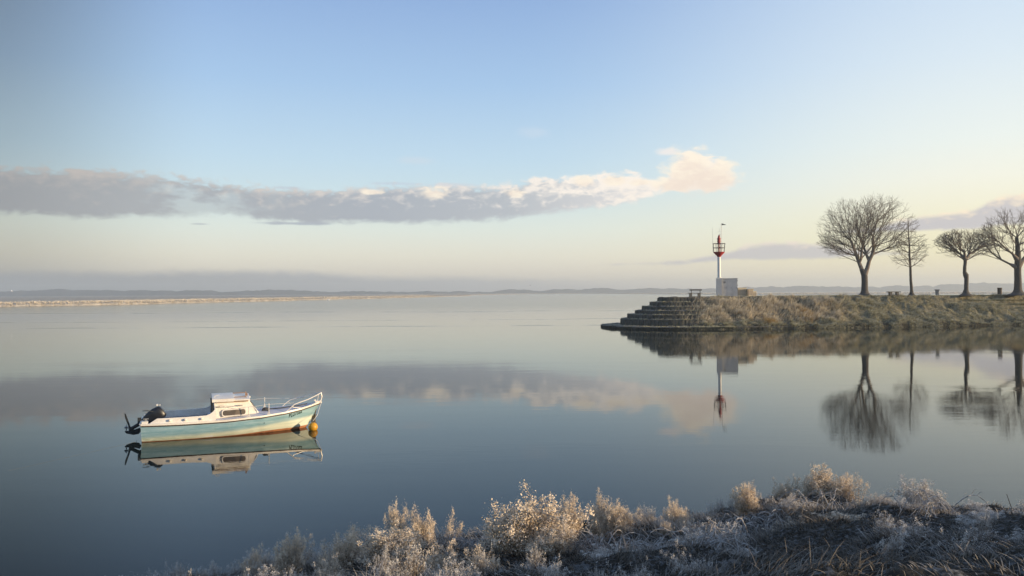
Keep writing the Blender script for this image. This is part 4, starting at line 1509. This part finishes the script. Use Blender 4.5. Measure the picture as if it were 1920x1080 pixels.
# toe rail / capping
b = MB()
for sg in (-1, 1):
    vv, ff = [], []
    for x in XS:
        y, z = beam(x), sheerz(x)
        w_ = min(.075, y * .8)
        for (yy, zz) in ((y + .008, z), (y + .004, z + .045), (y - w_, z + .05), (y - w_, z)):
            vv.append((x, sg * yy, zz))
    for i in range(len(XS) - 1):
        for k in range(4):
            ff.append((i * 4 + k, i * 4 + (k + 1) % 4, (i + 1) * 4 + (k + 1) % 4, (i + 1) * 4 + k))
    ff.append((0, 1, 2, 3)); m_ = (len(XS) - 1) * 4; ff.append((m_ + 3, m_ + 2, m_ + 1, m_))
    b.add(vv, ff)
b.box((.0, 0, .485), (.07, 1.55, .06))
b.build('gunwale', M_gel, boat, smooth=True)
# deck forward and beside the cabin, cambered
vv, ff = [], []
dx = [1.75 + i * .1 for i in range(0, 33)]
for x in dx:
    y0, z0 = beam(x), sheerz(x)
    cam_ = .115 * min(1, y0 / .8)
    for k in range(13):
        u = -1 + 2 * k / 12
        vv.append((x, u * (y0 - .02), z0 + .012 + cam_ * (1 - u * u)))
for i in range(len(dx) - 1):
    for k in range(12):
        ff.append((i * 13 + k, i * 13 + k + 1, (i + 1) * 13 + k + 1, (i + 1) * 13 + k))
b = MB(); b.add(vv, ff); b.build('foredeck', M_deck, boat, smooth=True)
# cockpit sole and inner liner
b = MB()
b.box((.95, 0, .06), (1.85, 1.5, .03))
for sg in (-1, 1):
    vv, ff = [], []
    xs_ = [.08 + i * .1 for i in range(19)]
    for x in xs_:
        y, z = beam(x), sheerz(x)
        vv += [(x, sg * (y - .07), z + .03), (x, sg * (y - .11), .05)]
    ff = [(i * 2, i * 2 + 1, i * 2 + 3, i * 2 + 2) for i in range(len(xs_) - 1)]
    b.add(vv, ff)
b.box((.06, 0, .27), (.05, 1.45, .42))
b.build('cockpit_liner', M_deck, boat)
# coaming both sides with a ramped aft end
for sg in (-1, 1):
    b = MB()
    xs_ = [.22, .42, .8, 1.2, 1.5, 1.7, 1.8, 1.88, 1.95]
    tp = [.0, .135, .14, .145, .15, .155, .19, .25, .34]
    vv = []
    for x, h_ in zip(xs_, tp):
        y, z = beam(x), sheerz(x) + .045
        vv += [(x, sg * (y - .06), z), (x, sg * (y - .085), z + h_), (x, sg * (y - .125), z + h_), (x, sg * (y - .13), z - .05)]
    ff = []
    for i in range(len(xs_) - 1):
        for k in range(4):
            ff.append((i * 4 + k, i * 4 + (k + 1) % 4, (i + 1) * 4 + (k + 1) % 4, (i + 1) * 4 + k))
    m_ = (len(xs_) - 1) * 4
    ff += [(0, 1, 2, 3), (m_ + 3, m_ + 2, m_ + 1, m_)]
    b.add(vv, ff)
    c_ = b.build('coaming', M_gel, boat, smooth=True)
    for x in (.75, 1.15, 1.58):
        b = MB()
        y = sg * (beam(x) - .068)
        b.lathe([(.022, 0), (.034, .012), (.034, .05), (.02, .06)], 10, (x, y, sheerz(x) + .12), 'Y') if sg > 0 else b.lathe([(.02, -.06), (.034, -.05), (.034, -.012), (.022, 0)], 10, (x, y, sheerz(x) + .12), 'Y')
        b.build('knob', M_gel, c_, smooth=True)
# stern corner block with cleat
for sg in (-1, 1):
    b = MB(); b.box((.10, sg * .66, .53), (.17, .2, .09)); b.build('stern_block', M_white, boat, bevel=.01)
    b = MB(); b.box((.13, sg * .68, .60), (.05, .05, .06)); b.box((.13, sg * .68, .635), (.14, .03, .025)); b.build('cleat', M_galv, boat)
# cabin: side profile lofted between two widths
prof = [(1.86, .48), (1.93, .66), (1.90, .94), (1.93, 1.02), (2.86, 1.00), (3.16, .60), (3.15, .48)]
b = MB()
n = len(prof)


def halfw(x, z):
    return (.67 - .16 * max(0, (z - .5)) ) * (1 if x < 2.9 else 1 - .35 * (x - 2.9) / .3)


vv = []
for sg in (-1, 1):
    vv += [(x, sg * halfw(x, z), z) for x, z in prof]
ff = [tuple(range(n)), tuple(reversed(range(n, 2 * n)))]
for i in range(n):
    j = (i + 1) % n
    ff.append((i, j, j + n, i + n))
b.add(vv, ff)
cabin = b.build('cabin', M_gel, boat, bevel=.018, smooth=True)


def arch(b, x0, x1, hw, z0, th, rise, n=12):
    """cambered slab running fore and aft"""
    vv = []
    for x in (x0, x1):
        for k in range(n + 1):
            y = -hw + 2 * hw * k / n
            vv.append((x, y, z0 + th + rise * (1 - (y / hw) ** 2)))
        for k in range(n + 1):
            y = hw - 2 * hw * k / n
            vv.append((x, y, z0 + rise * .5 * (1 - (y / hw) ** 2)))
    m = 2 * (n + 1)
    b.add(vv, [tuple(range(m)), tuple(reversed(range(m, 2 * m)))] + [(i, (i + 1) % m, (i + 1) % m + m, i + m) for i in range(m)])
    return b


rf = arch(MB(), 1.88, 2.90, .635, .985, .05, .085).build('roof', M_gel, cabin, smooth=True)
arch(MB(), 1.86, 2.45, .655, .99, .085, .085).build('roof_hatch', M_gel, rf, smooth=True)
for sg in (-1, 1):
    MB().box((2.42, sg * .628, .985), (.86, .022, .035)).build('roof_trim', M_teak, rf)
    MB().tube([(2.48, sg * .5, 1.05), (2.48, sg * .5, 1.095), (2.80, sg * .5, 1.095), (2.80, sg * .5, 1.05)], .012, 6).build('roof_rail', M_teak, rf)
for sg in (-1, 1):
    # rounded window: frame proud of the side, pane proud of the frame
    def rr(x0, x1, z0, z1, r_, y):
        pts = []
        for cx_, cz_, a0 in ((x1 - r_, z1 - r_, 0), (x0 + r_, z1 - r_, 90), (x0 + r_, z0 + r_, 180), (x1 - r_, z0 + r_, 270)):
            for k in range(6):
                a = R(a0 + 18 * k)
                xx, zz = cx_ + r_ * math.cos(a), cz_ + r_ * math.sin(a)
                pts.append((xx, zz))
        return pts
    for nm, q_, y_, th, m_, in (('window', (2.12, 2.80, .565, .765, .075), .006, .012, M_gel), ('pane', (2.15, 2.77, .59, .74, .06), .012, .010, M_glass)):
        pts = rr(*q_, 0)
        b = MB()
        k_ = len(pts)
        vv = [(x, sg * (halfw(x, z) + y_ + th), z + .02 * (x - 2.1)) for x, z in pts] + [(x, sg * (halfw(x, z) - .02), z + .02 * (x - 2.1)) for x, z in pts]
        ff = [tuple(range(k_)), tuple(reversed(range(k_, 2 * k_)))] + [(i, (i + 1) % k_, (i + 1) % k_ + k_, i + k_) for i in range(k_)]
        b.add(vv, ff)
        if nm == 'window':
            wd = b.build('window', m_, cabin)
        else:
            b.build('pane', m_, wd)
    b = MB()
    b.box((2.02, sg * .628, .855), (.10, .03, .022)); b.box((2.62, sg * .628, .865), (.12, .03, .022)); b.tube([(2.02, sg * .66, .84), (2.35, sg * .655, .845), (2.7, sg * .655, .86)], .006, 5)
    b.tube([(2.12, sg * .645, .55), (2.09, sg * .65, .62), (2.10, sg * .65, .72)], .008, 5)
    b.build('handrail', M_galv, cabin)
    b = MB(); b.box((3.0, sg * .50, .80), (.02, .06, .36), Matrix.Rotation(R(-37), 3, 'Y')); b.build('window_post', M_gel, cabin)
# windscreen pane on the slope and dark companionway at the back
b = MB()
b.add([(2.935, -.44, .925), (2.935, .44, .925), (3.115, .36, .685), (3.115, -.36, .685)], [(0, 1, 2, 3)])
b.build('windscreen', M_glass, cabin)
b = MB(); b.box((1.885, 0, .74), (.035, .8, .44), Matrix.Rotation(R(4), 3, 'Y')); b.build('companionway', M_blk2, cabin)
for sg in (-1, 1): MB().tube([(1.86, sg * .60, .50), (1.87, sg * .605, .74), (1.86, sg * .56, .98)], .018, 6).build('door_post', M_blk2, cabin)
b = MB(); b.tube([(1.93, -.45, 1.04), (1.92, -.45, 1.12), (1.96, -.45, 1.165), (2.07, -.45, 1.17)], .010, 6); b.build('roof_hook', M_white, rf)
b = MB(); b.box((2.80, -.3, 1.13), (.035, .035, .17)); b.box((2.835, -.3, 1.11), (.03, .05, .13)); b.build('light_post', M_teak, rf)
b = MB(); b.lathe([(.01, 0), (.03, .01), (.03, .05), (.01, .06)], 10, (2.90, -.35, 1.03)); b.build('lamp', M_white, rf)
# stanchions, guard wires and pulpit
for sg in (-1, 1):
    for x in (2.85, 3.42):
        y = beam(x) - .05
        z = sheerz(x) + .04
        b = MB()
        b.tube([(x, sg * y, z), (x, sg * y, z + .33 if x > 3 else z + .30)], .011, 6)
        b.tube([(x - .05, sg * y, z), (x, sg * y, z + .09), (x + .05, sg * y, z)], .008, 5)
        b.build('stanchion', M_chrome, boat)
b = MB()
for sg in (-1, 1):
    pr = [(2.1, sg * .64, .90), (2.85, sg * (beam(2.85) - .05), sheerz(2.85) + .33), (3.42, sg * (beam(3.42) - .05), sheerz(3.42) + .34), (4.15, sg * .58, .84)]
    b.tube(pr, .0045, 5)
b.build('guard_wire', M_chrome, boat)
b = MB()
for sg in (-1, 1):
    b.tube([(3.92, sg * .60, .585), (4.05, sg * .585, .70), (4.16, sg * .56, .79), (4.32, sg * .50, .835), (4.60, sg * .38, .90), (4.85, sg * .22, .98), (5.02, sg * .05, 1.035), (5.03, 0, 1.04)], .0155, 8)
    b.tube([(4.10, sg * .575, .74), (4.16, sg * .55, .70), (4.40, sg * .45, .66), (4.75, sg * .22, .71)], .009, 6)
b.tube([(5.03, 0, 1.04), (5.06, 0, .92), (5.02, 0, .76)], .018, 8)
b.tube([(4.96, .03, .98), (4.93, .04, .74)], .009, 6)
b.build('pulpit', M_chrome, boat, smooth=True)
b = MB()
b.box((4.93, 0, .765), (.16, .09, .05)); b.lathe([(.03, -.05), (.03, .05)], 10, (5.03, 0, .745), 'Y'); b.box((4.86, .05, .80), (.06, .03, .05))
b.build('bow_roller', M_gel, boat)
b = MB()
b.tube([(3.35, -.25, .66), (3.8, -.22, .665), (4.35, -.16, .70), (4.6, -.1, .73)], .016, 6)
for k in range(5):
    a = k * 1.3
    b.tube([(3.36 + .10 * math.cos(t + a) * (1 - .08 * k), -.27 + .08 * math.sin(t + a), .64 + .013 * k) for t in [i * .5 for i in range(13)]], .014, 5)
b.tube([(3.42, -.40, .615), (3.42, -.12, .66)], .016, 6)
b.build('anchor', M_darksteel, boat)
# registration on the bow
fc = bpy.data.curves.new('registration', 'FONT')
fc.body = 'BLU73229'
fc.size = 0.112
fc.space_character = 1.04
fc.shear = 0.12
fc.offset = 0.0048
fo = bpy.data.objects.new('tmp', fc)
COL.objects.link(fo)
dg = bpy.context.evaluated_depsgraph_get()
tm = bpy.data.meshes.new_from_object(fo.evaluated_get(dg))
bpy.data.objects.remove(fo)
for sg in (-1, 1):
    me = tm.copy()
    vs = [v_.co.copy() for v_ in me.vertices]
    x0, x1 = min(v_.x for v_ in vs), max(v_.x for v_ in vs)
    for v_, c_ in zip(me.vertices, vs):
        u = (c_.x - x0)
        if sg > 0: u = (x1 - x0) - u
        k_ = .47 / (x1 - x0)
        x = 4.0 + u * k_
        z = .395 + u * k_ * .30 + c_.y * 1.5
        hit = bvh.ray_cast(Vector((x, sg * 3, z)), Vector((0, -sg, 0)))
        p = hit[0] + Vector((0, sg * .004, 0)) if hit[0] else Vector((x, sg * .3, z))
        v_.co = p
    me.name = 'registration_number'
    link('registration_number', me, M_num, boat)
b = MB()
p = bvh.ray_cast(Vector((3.28, -3, .33)), Vector((0, 1, 0)))[0]
b.lathe([(.014, -.012), (.014, .004)], 10, p, 'Y'); b.build('drain_hole', M_blk, boat)

# outboard, tilted up
ob = empty('outboard_motor', (0, 0, 0))
ob.parent = boat
b = MB()
# cowl built along its own axis from the mid section to the top, tilted forward
axd = Vector((.80, 0, .58)).normalized()
c0 = Vector((.0, 0, .42))
secs = [(-.06, .06, .05), (.07, .115, .08), (.20, .165, .12), (.32, .195, .15), (.44, .205, .165), (.54, .195, .165), (.62, .175, .15), (.655, .13, .12)]
side = Vector((0, 1, 0)); upv = axd.cross(side) * -1
vv, ff = [], []
K2 = 18
for d_, ru, rs in secs:
    for k in range(K2):
        a = 2 * math.pi * k / K2
        ca, sa = math.cos(a), math.sin(a)
        e = .6
        ca = math.copysign(abs(ca) ** e, ca); sa = math.copysign(abs(sa) ** e, sa)
        vv.append(c0 + axd * d_ + side * rs * ca + upv * (ru * sa + .05 * (d_ / .6)))
for i in range(len(secs) - 1):
    for k in range(K2):
        ff.append((i * K2 + k, i * K2 + (k + 1) % K2, (i + 1) * K2 + (k + 1) % K2, (i + 1) * K2 + k))
ff.append(tuple(range(K2))); ff.append(tuple(reversed(range((len(secs) - 1) * K2, len(secs) * K2))))
b.add(vv, ff)
b.build('cowl', M_blk, ob, smooth=True)
b = MB(); b.box((.40, -.03, .93), (.05, .10, .045)); b.box((.47, -.03, .925), (.03, .08, .03)); b.build('decal_badge', M_white, ob)
b = MB()
b.tube([(.08, 0, .46), (-.08, 0, .40), (-.22, 0, .32), (-.34, 0, .26)], [.06, .055, .05, .045], 10)
b.prism([(-.20, .36), (-.30, .34), (-.42, .72), (-.455, .73), (-.44, .60), (-.36, .38), (-.34, .24), (-.22, .24)], -.018, .018)
b.prism([(-.06, .30), (-.18, .26), (-.46, .22), (-.40, .16), (-.22, .11), (-.08, .13), (-.02, .22)], -.04, .04)
b.build('leg', M_blk2, ob, bevel=.006)
b = MB()
for k in range(3):
    a = k * 2.094 + .4
    b.tube([(-.40, 0, .33), (-.41, .06 * math.cos(a), .33 + .06 * math.sin(a)), (-.42, .10 * math.cos(a + .3), .33 + .10 * math.sin(a + .3)), (-.40, .07 * math.cos(a + .9), .33 + .07 * math.sin(a + .9))], .012, 6)
b.lathe([(.02, -.46), (.03, -.44), (.03, -.36)], 10, (0, 0, .33), 'X')
b.build('propeller', M_galv, ob)
b = MB(); b.box((.0, 0, .44), (.16, .26, .16)); b.box((-.06, -.14, .52), (.10, .03, .18)); b.build('bracket', M_blk2, ob, bevel=.008)
b = MB(); b.tube([(.30, -.15, .76), (.16, -.2, .80), (.02, -.22, .80)], .010, 6); b.build('tiller', M_blk2, ob)

# buoy and mooring lines
byl = boat.matrix_basis
rp = ray(587, 806); sc2 = CAM_H / -rp.z
bp = Vector((rp.x * sc2, rp.y * sc2, .085))
by_ = empty('mooring_buoy', (bp.x, bp.y, 0))
tag(by_, 'round yellow mooring buoy floating at the bow of the boat', 'buoy')
M_yel = simple('yellow_buoy', (0.72, 0.36, 0.02), 0.45, var=0.25, scale=8)
b = MB(); b.lathe([(max(.14 * math.sin(math.pi * i / 14), .004), -.14 * math.cos(math.pi * i / 14) + .085) for i in range(15)], 22); b.build('float', M_yel, by_, smooth=True)
b = MB(); b.tube([(.02 * math.cos(t), .0, .235 + .022 * math.sin(t)) for t in [i * .6 for i in range(12)]], .006, 6); b.build('eye', M_darksteel, by_)
MW = Matrix.Translation(Vector((-10.6, 22.9, 0))) @ Matrix.Rotation(R(22), 4, 'Z')
tip = MW @ Vector((5.04, 0, .74))
o = MB().tube([tip, tip.lerp(bp, .5) + Vector((.01, 0, -.01)), bp + Vector((-.02, 0, .15))], .007, 5).build('mooring_rope', M_chrome)
tag(o, 'thin pale mooring rope from the bow of the boat down to the yellow buoy', 'rope')
g = random.Random(4)
b = MB()
base_ = MW @ Vector((4.80, -.02, 0))
for k in range(26):
    x0, y0, z0 = base_.x + g.gauss(0, .035), base_.y + g.gauss(0, .04), g.uniform(0.02, .34)
    pts = [(x0 + .02 * j * g.uniform(-1, 1) + .012 * z0 * 3, y0 + .02 * g.uniform(-1, 1), z0 + (.03 * j) * g.choice((-1, 1))) for j in range(4)]
    b.tube([(x, y, max(z, -.04)) for x, y, z in pts], .011, 5)
b.tube([(base_.x + .02, base_.y, -.1), (base_.x + .02, base_.y, .15), (base_.x + .05, base_.y, .38), tuple(tip.lerp(Vector((base_.x, base_.y, .5)), .6))], .014, 6)
o = b.build('weedy_chain', M_rope)
tag(o, 'dark weedy tangle of chain hanging at the bow beside the yellow buoy', 'chain')
# line trailing off to the left, just touching the surface
p0 = MW @ Vector((-.1, -.55, 0.02))
pts = []
for i in range(121):
    u = i / 120
    e = Vector((-13.2 + 0.0, 17.6, 0))
    r1 = ray(15, 883); e = Vector((r1.x * CAM_H / -r1.z, r1.y * CAM_H / -r1.z, 0))
    p = p0.lerp(e, u)
    p.z = -.003 + .007 * math.sin(i * 2.3) * (1 - .3 * i / 40)
    if i == 0: p.z = .05
    pts.append(p)
o = MB().tube(pts, .0045, 5).build('floating_line', M_rope)
tag(o, 'thin dark line trailing on the water from the boat stern towards the left edge', 'rope')

# birds
M_bird = simple('white_plumage', (0.8, 0.8, 0.8), 0.8, var=.05)
M_birdd = simple('dark_plumage', (0.06, 0.06, 0.06), 0.8, var=.05)


def flying(px, py, Yd, span, m, lab):
    r_ = ray(px, py); s_ = Yd / r_.y
    b = MB()
    k = span
    b.lathe([(.004 * k, -.28 * k), (.05 * k, -.15 * k), (.075 * k, 0), (.05 * k, .14 * k), (.03 * k, .22 * k), (.005 * k, .28 * k)], 8, (0, 0, 0), 'X')
    for sg in (-1, 1):
        b.add([(.08 * k, 0, .02 * k), (-.10 * k, 0, .02 * k), (-.10 * k, sg * .24 * k, .12 * k), (.10 * k, sg * .24 * k, .13 * k), (-.09 * k, sg * .5 * k, .08 * k),
               (.08 * k, 0, 0), (-.10 * k, 0, 0), (-.10 * k, sg * .24 * k, .10 * k), (.10 * k, sg * .24 * k, .11 * k)],
              [(0, 1, 2, 3), (3, 2, 4), (5, 8, 7, 6), (8, 4, 7)])
    o = b.build('flying_bird', m)
    o.location = (r_.x * s_, Yd, CAM_H + r_.z * s_)
    o.rotation_euler = (R(15), 0, R(50))
    tag(o, lab, 'bird')


flying(22, 546, 180, 1.0, M_bird, 'white bird flying low over the marsh at the far left')
flying(994, 535, 220, 0.7, M_birdd, 'tiny dark bird flying above the middle of the horizon')
r_ = ray(616, 562.5); s_ = CAM_H / -r_.z * .96
b = MB()
b.lathe([(.02, -.75), (.22, -.55), (.34, -.1), (.30, .3), (.12, .6), (.02, .7)], 12, (0, 0, .22), 'X')
b.tube([(.5, 0, .35), (.72, 0, .7), (.66, 0, 1.05), (.78, 0, 1.2), (.98, 0, 1.14)], [.11, .08, .07, .085, .03], 8)
b.prism([(-.95, .42), (-.2, .62), (.3, .4), (-.2, .25)], -.28, .28)
o = b.build('swan', M_bird, smooth=True)
o.location = (r_.x * s_, r_.y * s_, 0); o.scale = (1.3, 1.3, 1.3)
tag(o, 'white swan resting on the water beside the distant marsh shore', 'bird')

# ------------------------------------------------------------------ haze
hz = bpy.data.meshes.new('haze')
bmz = bmesh.new(); bmesh.ops.create_cube(bmz, size=1.0); bmz.to_mesh(hz); bmz.free()
ho = bpy.data.objects.new('haze', hz); COL.objects.link(ho)
ho.scale = (8600, 8600, 62); ho.location = (0, 0, 28)
mh = bpy.data.materials.new('haze'); mh.use_nodes = True
n_ = mh.node_tree.nodes; n_.remove(n_['Principled BSDF'])
pv = n_.new('ShaderNodeVolumePrincipled')
pv.inputs['Color'].default_value = (0.88, 0.96, 1.0, 1)
pv.inputs['Density'].default_value = 0.00040
pv.inputs['Anisotropy'].default_value = 0.25
mh.node_tree.links.new(pv.outputs[0], n_['Material Output'].inputs['Volume'])
hz.materials.append(mh)
tag(ho, 'thin cold haze lying over the river and marsh', 'haze', kind='stuff')
